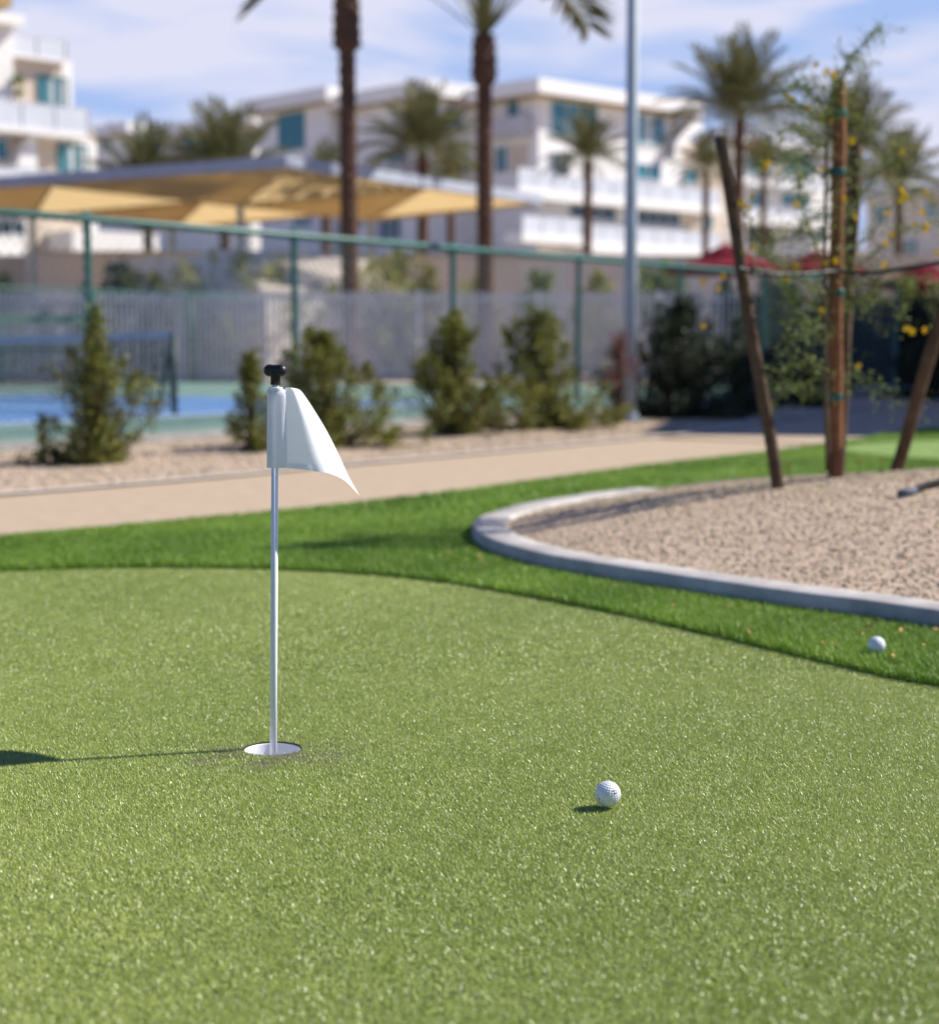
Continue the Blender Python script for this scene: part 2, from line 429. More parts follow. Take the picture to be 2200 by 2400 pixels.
prof = [(0,-.01),(0,KZ-.012),(.004,KZ-.004),(.012,KZ),(KW-.012,KZ),(KW-.004,KZ-.004),(KW,KZ-.012),(KW,.0)]
vs = []; q = []; n = len(IO)
for d, z in prof:
    Q = offset(IO, sgn*d)
    vs += [(x, y, z + .002*math.sin(x*7+y*5)) for x, y in Q]
for i in range(len(prof)-1):
    for k in range(n):
        k2 = (k+1) % n
        q.append((i*n+k, i*n+k2, (i+1)*n+k2, (i+1)*n+k) if sgn > 0 else (i*n+k2, i*n+k, (i+1)*n+k, (i+1)*n+k2))
kerb = np_mesh('kerb', vs, np.zeros((0,3), int), q, MT['concrete'], smooth=False)
tag(kerb, kind='structure')
II = offset(IO, sgn*(KW-.005)); IC = np.array([2.0, 6.45])
dd = II - IC; ia = np.arctan2(dd[:,1], dd[:,0]); ir = np.hypot(dd[:,0], dd[:,1]); oo = np.argsort(ia)
ia, ir = ia[oo], ir[oo]; iaa = np.concatenate([ia-2*math.pi, ia, ia+2*math.pi]); irr = np.concatenate([ir]*3)
def mound_f(x, y):
    th = np.arctan2(y-IC[1], x-IC[0]); return np.hypot(x-IC[0], y-IC[1]) / np.interp(th, iaa, irr)
def mound_z(x, y):
    f = np.clip(mound_f(x, y), 0, 1)
    return .050 + .225*(1 - f**1.5) + .012*np.sin(x*3.1+1)*np.cos(y*2.7) * (1-f)
fr = np.linspace(1, 0.02, 26); vs = []; q = []; ni = len(II)
for f in fr:
    P = IC + (II - IC)*f; z = mound_z(P[:,0], P[:,1])
    vs += [(P[k,0], P[k,1], z[k]) for k in range(ni)]
for i in range(len(fr)-1):
    for k in range(ni):
        k2 = (k+1) % ni; q.append((i*ni+k, i*ni+k2, (i+1)*ni+k2, (i+1)*ni+k) if sgn > 0 else (i*ni+k2, i*ni+k, (i+1)*ni+k, (i+1)*ni+k2))
q.append(tuple((len(fr)-1)*ni + k for k in range(4)))
mm = MB(); mm.v = vs; mm.f = q[:-1] + [tuple((len(fr)-1)*ni + k for k in range(ni))]
tag(mm.build('gravel_mound', MT['island'], smooth=True), kind='structure')

# loose stones over the mound (uncountable)
def stones(name, pts, z, size, mat, cols=None):
    n = len(pts)
    base = np.array([(1,0,0),(-1,0,0),(0,1,0),(0,-1,0),(0,0,1),(0,0,-1),(.6,.6,.55),(-.6,.6,.55),(-.6,-.6,.55),(.6,-.6,.55)], float)[:6]
    tri = np.array([(0,2,4),(2,1,4),(1,3,4),(3,0,4),(2,0,5),(1,2,5),(3,1,5),(0,3,5)])
    v = base[None]*(RNG.uniform(.6,1.25,(n,6,1)))
    sc = np.stack([size*RNG.uniform(.7,1.3,n), size*RNG.uniform(.7,1.2,n), size*RNG.uniform(.5,.9,n)], 1)
    v = v*sc[:,None]
    a = RNG.uniform(0,2*math.pi,n); c, s_ = np.cos(a)[:,None], np.sin(a)[:,None]
    x = v[:,:,0]*c - v[:,:,1]*s_; y = v[:,:,0]*s_ + v[:,:,1]*c
    V = np.stack([x + pts[:,0:1], y + pts[:,1:2], v[:,:,2] + (z + size*.2)[:,None]], 2).reshape(-1,3)
    T = (tri[None] + (np.arange(n)*6)[:,None,None]).reshape(-1,3)
    return np_mesh(name, V, T, np.zeros((0,4), int), mat)
pp = np.stack([RNG.uniform(-.1,4.3,100000), RNG.uniform(3.6,8.7,100000)], 1)
pp = pp[(mound_f(pp[:,0], pp[:,1]) < .985) & (np.abs(pp[:,0]) < .30*pp[:,1]+.8)][:70000]
stone_m = bpy.data.materials.new('loose_stone'); stone_m.use_nodes = True
_n = stone_m.node_tree; _b = _n.nodes['Principled BSDF']; _b.inputs['Roughness'].default_value = .9; _b.inputs['Specular IOR Level'].default_value = .15
_g = _n.nodes.new('ShaderNodeNewGeometry'); _r = _n.nodes.new('ShaderNodeValToRGB'); _r.color_ramp.interpolation = 'CONSTANT'
_cols = [(.62,.48,.34),(.50,.37,.25),(.68,.55,.43),(.36,.29,.23),(.60,.44,.33),(.46,.42,.38),(.72,.60,.47),(.40,.33,.26),(.58,.47,.27),(.64,.47,.38)]
while len(_r.color_ramp.elements) < len(_cols): _r.color_ramp.elements.new(.5)
for _i, _c in enumerate(_cols): _r.color_ramp.elements[_i].position = _i/len(_cols); _r.color_ramp.elements[_i].color = (_c[0]*.97, _c[1]*.99, _c[2]*.90, 1)
_t = _n.nodes.new('ShaderNodeTexCoord'); _z = _n.nodes.new('ShaderNodeTexNoise'); _z.inputs['Scale'].default_value = 12; _z.inputs['Detail'].default_value = 5
_n.links.new(_t.outputs['Object'], _z.inputs['Vector'])
_m = _n.nodes.new('ShaderNodeMapRange'); _m.inputs['From Min'].default_value = .3; _m.inputs['From Max'].default_value = .7; _m.inputs['To Min'].default_value = .58; _m.inputs['To Max'].default_value = 1.14
_n.links.new(_z.outputs['Fac'], _m.inputs['Value'])
_h = _n.nodes.new('ShaderNodeHueSaturation'); _n.links.new(_g.outputs['Random Per Island'], _r.inputs['Fac']); _n.links.new(_r.outputs['Color'], _h.inputs['Color'])
_n.links.new(_m.outputs['Result'], _h.inputs['Value']); _n.links.new(_h.outputs['Color'], _b.inputs['Base Color'])
tag(stones('gravel', pp, mound_z(pp[:,0], pp[:,1]), (.0026 + .0085*RNG.beta(1.2, 3.5, len(pp))), stone_m), 'loose tan gravel covering the kerbed island', 'gravel', kind='stuff')
bp = np.stack([RNG.uniform(-4.5,4.0,60000), RNG.uniform(8.4,18,60000)], 1)
rel = bp - np.array(P0[:2]); wv = rel @ np.array(dW[:2]); 
eY = np.interp(bp[:,0], edge[:,0], edge[:,1])
bp = bp[(wv < -.15) & (bp[:,1] > eY + .2)][:12000]
tag(stones('gravel', bp, np.full(len(bp), -.006), RNG.uniform(.006,.016,len(bp)), stone_m), 'loose gravel on the planting bed along the green fence', 'gravel', kind='stuff')

# ------------------------------------------------------------------ grass blades
def blades(name, P, z, h, wd, lean, curl, col, mat):
    n = len(P); az = RNG.uniform(0, 2*math.pi, n)
    d = np.stack([np.cos(az), np.sin(az)], 1); s_ = np.stack([-d[:,1], d[:,0]], 1)
    tw = RNG.uniform(-.8, .8, n); s3 = np.stack([s_[:,0], s_[:,1], tw*.4], 1)
    b = np.stack([P[:,0], P[:,1], z], 1)
    l1 = np.stack([d[:,0]*np.sin(lean)*.5, d[:,1]*np.sin(lean)*.5, np.cos(lean)*.55], 1)*h[:,None]
    le2 = np.clip(lean + curl, 0, 1.75)
    l2 = l1 + np.stack([d[:,0]*np.sin(le2)*.5, d[:,1]*np.sin(le2)*.5, np.cos(le2)*.5], 1)*h[:,None]
    hw = (wd*.5)[:,None]
    V = np.stack([b - s3*hw, b + s3*hw, b + l1 + s3*hw*.9, b + l1 - s3*hw*.9, b + l2], 1).reshape(-1,3)
    o = np.arange(n)*5
    Q = np.stack([o, o+1, o+2, o+3], 1); T = np.stack([o+3, o+2, o+4], 1)
    return np_mesh(name, V, T, Q, mat, cols=np.repeat(col, 5, 0))

def short_blades(name, P, z, h, wd, lean, col, mat):
    n = len(P); az = RNG.uniform(0, 2*math.pi, n)
    d = np.stack([np.cos(az), np.sin(az)], 1); s_ = np.stack([-d[:,1], d[:,0]], 1)
    s3 = np.stack([s_[:,0], s_[:,1], RNG.uniform(-.45, .45, n)], 1)*(wd*.5)[:,None]
    b = np.stack([P[:,0], P[:,1], z], 1)
    tip = b + np.stack([d[:,0]*np.sin(lean), d[:,1]*np.sin(lean), np.cos(lean)], 1)*h[:,None]
    V = np.stack([b - s3, b + s3, tip + s3*.25], 1).reshape(-1,3)
    o = np.arange(n)*3
    return np_mesh(name, V, np.stack([o, o+1, o+2], 1), np.zeros((0,4), int), mat, cols=np.repeat(col, 3, 0))

def scatter(y0, y1, dens, margin):
    xm = .30*y1 + margin; A = (y1-y0)*2*xm; n = int(A*dens)
    P = np.stack([RNG.uniform(-xm, xm, n), RNG.uniform(y0, y1, n)], 1)
    return P[np.abs(P[:,0]) < .285*P[:,1] + margin]
def rad(P): 
    d = P - np.array([HC.x, HC.y]); return np.hypot(d[:,0], d[:,1]), np.arctan2(d[:,1], d[:,0])
def vnoise(P, sc, seed):
    r = np.random.default_rng(seed); out = np.zeros(len(P))
    for k in range(7):
        a = r.uniform(0, 6.28); f = sc*r.uniform(.5,1.8); ph = r.uniform(0, 6.28)
        out += np.sin((P[:,0]*math.cos(a) + P[:,1]*math.sin(a))*f + ph)
    return out/3.0

gm = grass_mat('green_blades', .31, .5, .12)
parts_P = [scatter(1.55, 2.4, 340000, .16), scatter(2.4, 3.9, 500000, .16), scatter(3.9, 5.95, 210000, .18)]
szs = [.70, .55, .9]
Pall = np.concatenate(parts_P); sz = np.concatenate([np.full(len(p), s_) for p, s_ in zip(parts_P, szs)])
r_, a_ = rad(Pall); keep = (r_ < R_green(a_) - .004) & (r_ > HR + .0015)
Pall, sz, r_, a_ = Pall[keep], sz[keep], r_[keep], a_[keep]
n = len(Pall)
hh = RNG.uniform(.0038, .0078, n)*1.0
ww = RNG.uniform(.0010, .0017, n)*sz
ln = RNG.uniform(.3, 1.35, n); cl = RNG.uniform(.1, .8, n)
u = np.clip(.46 + .13*vnoise(Pall, 5, 3) + .06*vnoise(Pall, 30, 4) + RNG.normal(0, .22, n), 0, 1)[:,None]
c1 = np.array([.300,.400,.062]); c2 = np.array([.635,.70,.195])
col = c1*(1-u) + c2*u
worn = np.clip(1.25 - (r_-.06)/.12, 0, 1)*np.clip(.55 - np.sin(a_-.1)*.8, .1, 1)*np.clip(.6+.5*vnoise(Pall, 60, 8), 0, 1)
dark = (RNG.random(n) < .09)[:,None]; col = np.where(dark, np.array([.085,.12,.028]), col)
pale = (RNG.random(n) < .05)[:,None]
col = np.where(pale, np.array([.66,.64,.50]), col)
wm = (RNG.random(n) < worn*.75)[:,None]
col = np.where(wm, np.array([.30,.255,.20])*RNG.uniform(.6,1.3,(n,1)), col)
tag(short_blades('grass', Pall, np.zeros(n), hh*.9, ww, ln, col, gm), 'short light green synthetic grass of the putting green', 'grass', kind='stuff')
print('green blades', n)

tmat = grass_mat('turf_blades', .45, .3, .28)
TP = [scatter(3.2, 5.2, 70000, .3), scatter(5.2, 7.4, 42000, .3), scatter(7.4, 16.2, 9000, .4)]
tsz = [.72, .95, 2.0]
Pall = np.concatenate(TP); sz = np.concatenate([np.full(len(p), s_) for p, s_ in zip(TP, tsz)])
r_, a_ = rad(Pall)
fin = mound_f(Pall[:,0], Pall[:,1]); th = np.arctan2(Pall[:,1]-IC[1], Pall[:,0]-IC[0])
dO = IO - IC; oa = np.arctan2(dO[:,1], dO[:,0]); orr = np.hypot(dO[:,0], dO[:,1]); oo = np.argsort(oa)
RO = np.interp(th, np.concatenate([oa[oo]-2*math.pi, oa[oo], oa[oo]+2*math.pi]), np.concatenate([orr[oo]]*3))
ell = ((Pall[:,0]-4.25)/1.62)**2 + ((Pall[:,1]-12.0)/1.35)**2
keep = (r_ > R_green(a_) - .002) & (r_ < R_turf(a_) - .01) & (np.hypot(Pall[:,0]-IC[0], Pall[:,1]-IC[1]) > RO + .006) & (ell > 1)
Pall, sz = Pall[keep], sz[keep]; n = len(Pall)
u = np.clip(.5 + .3*vnoise(Pall, 6, 5) + RNG.normal(0, .2, n), 0, 1)[:,None]
col = np.array([.135,.26,.022])*(1-u) + np.array([.30,.46,.06])*u
brown = (RNG.random(n) < .04)[:,None]; col = np.where(brown, np.array([.22,.20,.08]), col)
tag(blades('grass', Pall, np.full(n, .006), RNG.uniform(.019,.032,n), RNG.uniform(.0016,.0026,n)*sz, RNG.uniform(.05,.75,n), RNG.uniform(.1,.8,n), col, tmat),
    'longer deep green synthetic turf around the putting green', 'grass', kind='stuff')
print('turf blades', n)

# ------------------------------------------------------------------ cup and flagstick
cup = thing('golf_hole_cup', (HC.x, HC.y, -.10), 'white plastic cup sunk into the putting green around the flagstick', 'golf hole')
c = MB(); c.lathe([(.0515,-.0030),(.0525,-.0018),(.0535,-.0030),(.0535,-.118),(.0,-.118)], 64, (HC.x, HC.y, 0))
c.lathe([(.0515,-.1175),(.0515,-.0030)], 64, (HC.x, HC.y, 0))
c.build('wall', MT['cup'], cup, smooth=False)
MB().lathe([(.0065,-.113),(.016,-.113),(.051,-.113)], 48, (HC.x, HC.y, 0)).build('floor_disc', MT['cup'], cup)
# soil / turf cut seen between the grass and the cup rim
tag(MB().lathe([(.0545,-.118),(.0545,-.002)], 64, (HC.x, HC.y, 0)).build('hole_lining', MT['green_base']), kind='structure')

PB = Vector((HC.x, HC.y, -.112))
flag = thing('golf_flagstick', PB, 'white practice green flagstick with white pennant and black T grip', 'golf flag')
topz = D(645, 905, HC.y).z
lean = (D(645, 905, HC.y).x - D(640.5, 1755, HC.y).x)
def pole_at(z): return Vector((HC.x + .0015 + lean*(z/topz), HC.y, z))
MB().tube([pole_at(-.111), pole_at(.2), pole_at(topz+.004)], .0066, 24).build('pole', MT['pole_white'], flag, smooth=True)
def fpx(px, py, dy=0.0): return D(px, py, HC.y + dy)
# grip: neck + rounded bar
gb = MB()
z0 = fpx(644, 908).z; z1 = fpx(644, 868).z
pc = pole_at(z1)
gb.lathe([(.0055, z0), (.0058, z0+.005), (.0095, z0+.0055), (.0092, z1-.012), (.011, z1-.004), (.0112, z1)], 24, (pc.x, pc.y, 0), closed_top=True)
gx0, gx1 = fpx(616.5, 868).x, fpx(672.5, 868).x; gr = .0113
bp_ = []; br = []
for k in range(9):
    a = math.pi/2*k/8; bp_.append((gx0 + gr*(1-math.sin(a)), 0)); br.append(max(gr*math.sin(a)**.9 if False else gr*math.sin(max(a,.12)), .0012))
xsn = [gx0 + gr*(1-math.cos(t)) for t in np.linspace(0, math.pi/2, 9)]
rsn = [max(gr*math.sin(t), .0006) for t in np.linspace(0, math.pi/2, 9)]
xs2 = [gx1 - (x-gx0) for x in xsn][::-1]; rs2 = rsn[::-1]
midr = gr*.90
pts = [(x, pc.y, z1) for x in xsn] + [((gx0+gx1)/2, pc.y, z1)] + [(x, pc.y, z1) for x in xs2]
ang_g = R(22)
pts = [(pc.x + (x-pc.x)*math.cos(ang_g)*1.04, pc.y - (x-pc.x)*math.sin(ang_g), z) for x, y, z in pts]
gb.tube(pts, rsn + [midr] + rs2, 24)
gb.build('grip', MT['black'], flag, smooth=True)
# sleeve (flattened tube) of the pennant with a small cap ring
sl_top = fpx(648, 913).z; sl_bot = fpx(650, 1096).z
sm = MB(); n = 40; vs = []; zz = np.linspace(sl_bot, sl_top, 14)
for z in zz:
    t = (z-sl_bot)/(sl_top-sl_bot)
    xl = fpx(624 + 3.5*t, 1000).x; xr = fpx(672.5, 1000).x if t < .97 else fpx(668, 1000).x
    cxm, hw = (xl+xr)/2, (xr-xl)/2
    for k in range(n):
        a = 2*math.pi*k/n
        ex = math.copysign(abs(math.cos(a))**.8, math.cos(a)); ey = math.copysign(abs(math.sin(a))**.9, math.sin(a))
        wob = 1 + .04*math.sin(3*a + z*30)
        vs.append((cxm + hw*ex, HC.y + .0105*ey*wob, z))
fs = [(i*n+k, i*n+(k+1) % n, (i+1)*n+(k+1) % n, (i+1)*n+k) for i in range(13) for k in range(n)]
fs.append(tuple(13*n+k for k in range(n)))
sm.add(vs, fs)
fl_o = sm.build('flag_sleeve', MT['cloth'], flag, smooth=True)
MB().lathe([(.0125, sl_top-.002), (.0138, sl_top), (.0138, sl_top+.0035), (.0128, sl_top+.0045), (.007, sl_top+.0045)], 32, (pc.x-.0005, pc.y, 0)).build('cap_ring', MT['white'], flag, smooth=False)
# pennant cloth: hoist part faces the camera, outer part turns away over a fold
rt = catmull([(690,909.5),(703,914),(716,930),(737,962),(767,1012),(795,1068),(815,1112),(842,1161)], 12, False)
bt = catmull([(672.5,1097),(700,1099.5),(735,1104),(763,1109),(790,1117),(812,1130),(842,1161)], 12, False)
tp = catmull([(668,909),(676,908),(690,909.5)], 8, False)
def arc(P):
    d = np.concatenate([[0], np.cumsum(np.linalg.norm(np.diff(P, axis=0), axis=1))]); d /= d[-1]
    return lambda t: np.array([np.interp(t, d, P[:,0]), np.interp(t, d, P[:,1])])
fr_, fb_, ft_ = arc(rt), arc(bt), arc(tp)
NU, NV = 44, 60
def cloth_pt(u_, v_):
    Lp = np.array([668 + 5*v_, 909 + 188*v_])
    Cr = ft_(u_)*(1-v_) + fb_(u_)*v_ + Lp*(1-u_) + fr_(v_)*u_
    Cr -= (1-u_)*(1-v_)*np.array([668,909]) + u_*(1-v_)*np.array([690,909.5]) + (1-u_)*v_*np.array([673,1097]) + u_*v_*np.array([842,1161])
    fold = .45 + .10*(1-v_)
    # depth: the hoist half hangs square to the pole, the outer half blows away behind a soft crease
    k = u_ - fold; soft = .09
    sp_ = lambda q: .5*(q + math.sqrt(q*q + soft*soft))
    dep = (.02 + .13*math.sin(math.pi*v_*.93))*(sp_(k) - sp_(-fold))/sp_(1-fold)
    dep += .0022*math.sin(5*v_ + 7*u_)*u_ + .0012*math.sin(23*u_ + 9*v_)*max(0, v_-.6)*u_
    return fpx(Cr[0], Cr[1], -.002 + dep)
vs = [cloth_pt(i/NU, j/NV) for j in range(NV+1) for i in range(NU+1)]
fs = [(j*(NU+1)+i, (j+1)*(NU+1)+i, (j+1)*(NU+1)+i+1, j*(NU+1)+i+1) for j in range(NV) for i in range(NU)]
pen = MB().add(vs, fs).build('pennant', MT['cloth'], flag, smooth=True)
# hems: doubled cloth along the bottom and the hoist seam
hv = []; nh = 40
for i in range(nh+1):
    u_ = .02 + .80*i/nh
    for v_ in (.93, .995):
        p = cloth_pt(u_, v_); hv.append(p + Vector((0, -.0008, 0)))
for i in range(nh+1):
    pass
MB().add(hv, [(2*i, 2*i+1, 2*i+3, 2*i+2) for i in range(nh)]).build('hem', MT['cloth'], pen, smooth=True)
WLOC['seam'] = Vector((0,0,0))

# ------------------------------------------------------------------ golf balls
def make_ball(name, P, r, label, rot, marks):
    nlat, nlon = 130, 260
    th = np.linspace(0, math.pi, nlat); ph = np.linspace(0, 2*math.pi, nlon, endpoint=False)
    T, Pp = np.meshgrid(th, ph, indexing='ij')
    V = np.stack([np.sin(T)*np.cos(Pp), np.sin(T)*np.sin(Pp), np.cos(T)], 2).reshape(-1,3)
    k = np.arange(330); zc = 1 - 2*(k+.5)/330; g = math.pi*(3-math.sqrt(5)); rr = np.sqrt(1-zc*zc)
    C = np.stack([rr*np.cos(g*k), rr*np.sin(g*k), zc], 1)
    dmax = np.concatenate([(V[i:i+4000] @ C.T).max(1) for i in range(0, len(V), 4000)])
    ang = np.arccos(np.clip(dmax, -1, 1)); ra = .094
    dep = np.clip(1 - (ang/ra)**2, 0, 1)**.75*.036
    V2 = V*(1 - dep)[:,None]*r
    Q = []
    idx = np.arange(nlat*nlon).reshape(nlat, nlon)
    a = idx[:-1]; b = idx[1:]; Q = np.stack([a, b, np.roll(b,-1,1), np.roll(a,-1,1)], 2).reshape(-1,4)
    o = np_mesh(name, V2, np.zeros((0,3), int), Q, MT['ball'], smooth=True)
    o.location = P; o.rotation_euler = rot
    tag(o, label, 'golf ball', 'golf balls on the green')
    return o
def sphere_mark(name, polys, parent, P, r):
    """flat ink shapes given in photo-facing offsets (right, up) in ball radii, wrapped on the surface"""
    view = (Vector((0,0,H)) - P).normalized(); right = Vector((0,0,1)).cross(view).normalized(); up = view.cross(right)
    m = MB()
    for poly in polys:
        cx_ = sum(p[0] for p in poly)/len(poly); cy_ = sum(p[1] for p in poly)/len(poly)
        def pt(x, y):
            zz_ = math.sqrt(max(0, 1 - x*x - y*y)); return (right*x + up*y + view*zz_)*(r*1.006)
        ps = [pt(*p) for p in poly]
        # subdivide polygon as fan with midpoints so it follows the curvature
        c0 = pt(cx_, cy_); n_ = len(ps); vs_ = [c0] + ps
        m.add(vs_, [(0, 1+i, 1+(i+1) % n_) for i in range(n_)])
    me_o = m.build(name, MT['ink'], None)
    inv = parent.rotation_euler.to_matrix().inverted()
    for v in me_o.data.vertices: v.co = inv @ v.co
    me_o.parent = parent
    return me_o
BR = .02135
b1c = G(1424, 1897); b1c = Vector((b1c.x, b1c.y + .002, BR + .0035))
ball1 = make_ball('golf_ball', b1c, BR, 'sharp dimpled white golf ball with a black emblem on the putting green', (.6, .3, .9), None)
def mk(pts): # crop px (ball centre 790,925; radius 735) -> radii
    return [((x-790)/735, -(y-925)/735) for x, y in pts]
sphere_mark('emblem', [mk([(1085,680),(1125,665),(1135,720),(1100,850),(1082,800)]),
                       mk([(1205,665),(1245,655),(1255,720),(1215,735)]),
                       mk([(1165,775),(1195,830),(1190,875),(1260,850),(1275,785),(1295,800),(1290,875),(1240,905),(1125,955),(1115,945)])], ball1, b1c, BR)
sphere_mark('alignment_line', [mk([(200,920),(222,930),(262,1055),(240,1062)]), mk([(248,1100),(270,1115),(355,1260),(340,1275),(275,1180)])], ball1, b1c, BR)
b2c = G(2053, 1537, .012); b2c = Vector((b2c.x, b2c.y, .012 + BR + .004))
ball2 = make_ball('golf_ball', b2c, BR, 'blurred golf ball resting on the dark turf near the kerb', (1.2, .1, .4), None)

# ------------------------------------------------------------------ fallen petals
pet = MB().add([(-.009,0,.0),(0,-.005,.003),(.010,.001,.0015),(.001,.006,.0035)], [(0,1,2,3)])
pet_o = None
for k in range(46):
    px = random.choice([random.uniform(1480,2200), random.uniform(1700,2200), random.uniform(1000,2200)])
    yk = np.interp(px, [1100,1330,1700,2200], [1265,1335,1400,1462]); yg = np.interp(px, [1000,1400,1700,2000,2200], [1362,1432,1500,1572,1612])
    py = yk + (yg-yk)*random.betavariate(1.2, 2.6)
    p = G(px, py, .03)
    if pet_o is None: pet_o = pet.build('fallen_petal', MT['petal_dry']); o = pet_o
    else: o = pet_o.copy(); COL.objects.link(o)
    o.location = p; o.rotation_euler = (random.uniform(-.7,.7), random.uniform(-.7,.7), random.uniform(0,6.28)); s_ = random.uniform(.6,1.15); o.scale = (s_,s_,s_)
    tag(o, 'small dry orange petal lying on the dark green turf below the kerb', 'petal', 'dry petals fallen on the turf')

# ------------------------------------------------------------------ near chain link fence
def chain_link(parent, A, B, z0, z1, pitch, rad_, mat, name='mesh_panel'):
    A = Vector((A[0], A[1], 0)); B = Vector((B[0], B[1], 0)); Lf = (B-A).length; d = (B-A).normalized(); hgt = z1-z0
    nrm = Vector((-d.y, d.x, 0)); m = MB()
    k = -hgt
    while k < Lf:
        for sg_ in (1, -1):
            s0, s1 = k, k + hgt; a0, a1 = max(0, s0), min(Lf, s1)
            if a1 - a0 > .02:
                if sg_ > 0: za, zb = z0 + (a0-s0), z0 + (a1-s0)
                else: za, zb = z1 - (a0-s0), z1 - (a1-s0)
                m.tube([A + d*a0 + Vector((0,0,za)) + nrm*rad_*sg_, A + d*a1 + Vector((0,0,zb)) + nrm*rad_*sg_], rad_, 3, False)
        k += pitch
    return m.build(name, mat, parent)
FH = 1.72
fence = thing('chain_link_fence', FW(0,.05), 'green chain link fence with green posts along the near side of the court', 'fence')
chain_link(fence, FW(-3,.05), FW(17.9,.05), .09, FH-.02, .098, .0028, MT['wire'])
MB().tube([FW(-8.7,.05,FH), FW(17.9,.05,FH)], .03, 12).build('top_rail', MT['green_paint'], fence, smooth=True)
for k in range(-4, 8):
    t = .95 + 2.42*k
    pm = MB(); pm.tube([FW(t,.09,.06), FW(t,.09,FH+.03)], .031, 14); pm.lathe([(.043,FH+.0),(.043,FH+.04),(.02,FH+.065)], 14, FW(t,.09))
    pm.build('post', MT['green_paint'], fence, smooth=False)
MB().tube([FW(-3,.05,.11), FW(17.9,.05,.11)], .004, 6).build('tension_wire', MT['wire'], fence)

# net across the court
npb = FW(4.05, 2.25, .079)
npost = D(415, 990, npb.y)
net = thing('court_net', npb, 'sagging dark court net with a pale top tape and green posts', 'net')
dn = dW; n_far = npb + dn*6.4
for q_ in (npb, n_far):
    MB().tube([q_, q_ + Vector((0,0,.80))], .034, 14).build('net_post', MT['net_post'], net, smooth=True)
    MB().tube([q_ + dF*-.0 + Vector((0,0,.76)), q_ - dF*.02 - Vector((.17,0,0)) + Vector((0,0,.0))], .02, 10).build('brace', MT['net_post'], net, smooth=True)
nm = MB()
for i in range(0, 130):
    s_ = 6.4*i/129; zt = .76 - .05*math.sin(math.pi*s_/6.4)
    nm.tube([npb + dn*s_ + Vector((0,0,.06)), npb + dn*s_ + Vector((0,0,zt))], .0055, 3, False)
for j in range(15):
    nm.tube([npb + Vector((0,0,.06+.048*j)), n_far + Vector((0,0,.06+.048*j))], .0055, 3, False)
nm.build('netting', MT['net'], net)
tm_ = MB()
for i in range(12):
    a, b = 6.4*i/12, 6.4*(i+1)/12
    tm_.bar(npb + dn*a + Vector((0,0,.785-.05*math.sin(math.pi*a/6.4))), npb + dn*b + Vector((0,0,.785-.05*math.sin(math.pi*b/6.4))), .02, .07)
tm_.build('top_tape', MT['tape'], net)

# far chain link fence of the court
ff = thing('chain_link_fence', FW(8,13.2), 'faded green chain link fence on the far side of the blue court', 'fence')
chain_link(ff, FW(6,13.2), FW(17,13.2), .1, 1.72, .14, .003, MT['wire'])
MB().tube([FW(6,13.2,1.74), FW(17,13.2,1.74)], .02, 10).build('top_rail', MT['green_paint'], ff, smooth=True)
for k in range(5):
    MB().tube([FW(6+2.42*k,13.25,.05), FW(6+2.42*k,13.25,1.76)], .036, 10).build('post', MT['green_paint'], ff, smooth=True)
# low rail fence at far left
lf = thing('low_rail_fence', D(60, 900, 30), 'low green rail fence seen behind the net at the left edge', 'fence')
la, lb = D(-420, 748, 29.5), D(196, 748, 31.5)
MB().bar(la, lb, .05, .17).build('top_rail', MT['court_green'], lf)
for k in range(4):
    p = la.lerp(lb, k/3); MB().tube([(p.x,p.y,.05), (p.x,p.y,p.z-.085)], .03, 10).build('post', MT['green_paint'], lf, smooth=True)
MB().bar(la + Vector((0,.03,-.55)), lb + Vector((0,.03,-.55)), .03, .07).build('mid_rail', MT['green_paint'], lf)

# grey picket fence beyond the courts
pf = thing('picket_fence', (0, 36, 0), 'long grey metal picket fence behind the court', 'fence')
def pick_h(x): return 1.82
pm = MB(); x = -13.0
while x < 5.6:
    pm.box(x-.026, x+.026, 35.985, 36.015, .05, 1.83); x += .092 if -3.6 < x < 3.4 else .105
pm.build('picket_panel', MT['picket'], pf)
for zr in (.25, 1.68): MB().box(-13, 5.6, 36.02, 36.05, zr-.02, zr+.02).build('rail', MT['picket'], pf)
for k in range(8): MB().box(-13.03+2.4*k, -12.97+2.4*k, 36.055, 36.115, 0, 1.86).build('post', MT['picket'], pf)

pf.location.y = 34.4
bf = thing('picket_fence', (5.7, 31, 0), 'black metal picket fence in the shade behind the staked tree', 'fence')
m = MB(); x = 4.6
while x < 10.5: m.box(x-.014, x+.014, 30.99, 31.01, .05, 1.66); x += .095
m.build('picket_panel', MT['black_paint'], bf)
for zr in (.2, 1.55): MB().box(4.6, 10.5, 31.02, 31.05, zr-.02, zr+.02).build('rail', MT['black_paint'], bf)
for k in range(4): MB().box(4.57+1.95*k, 4.63+1.95*k, 31.055, 31.115, 0, 1.72).build('post', MT['black_paint'], bf)
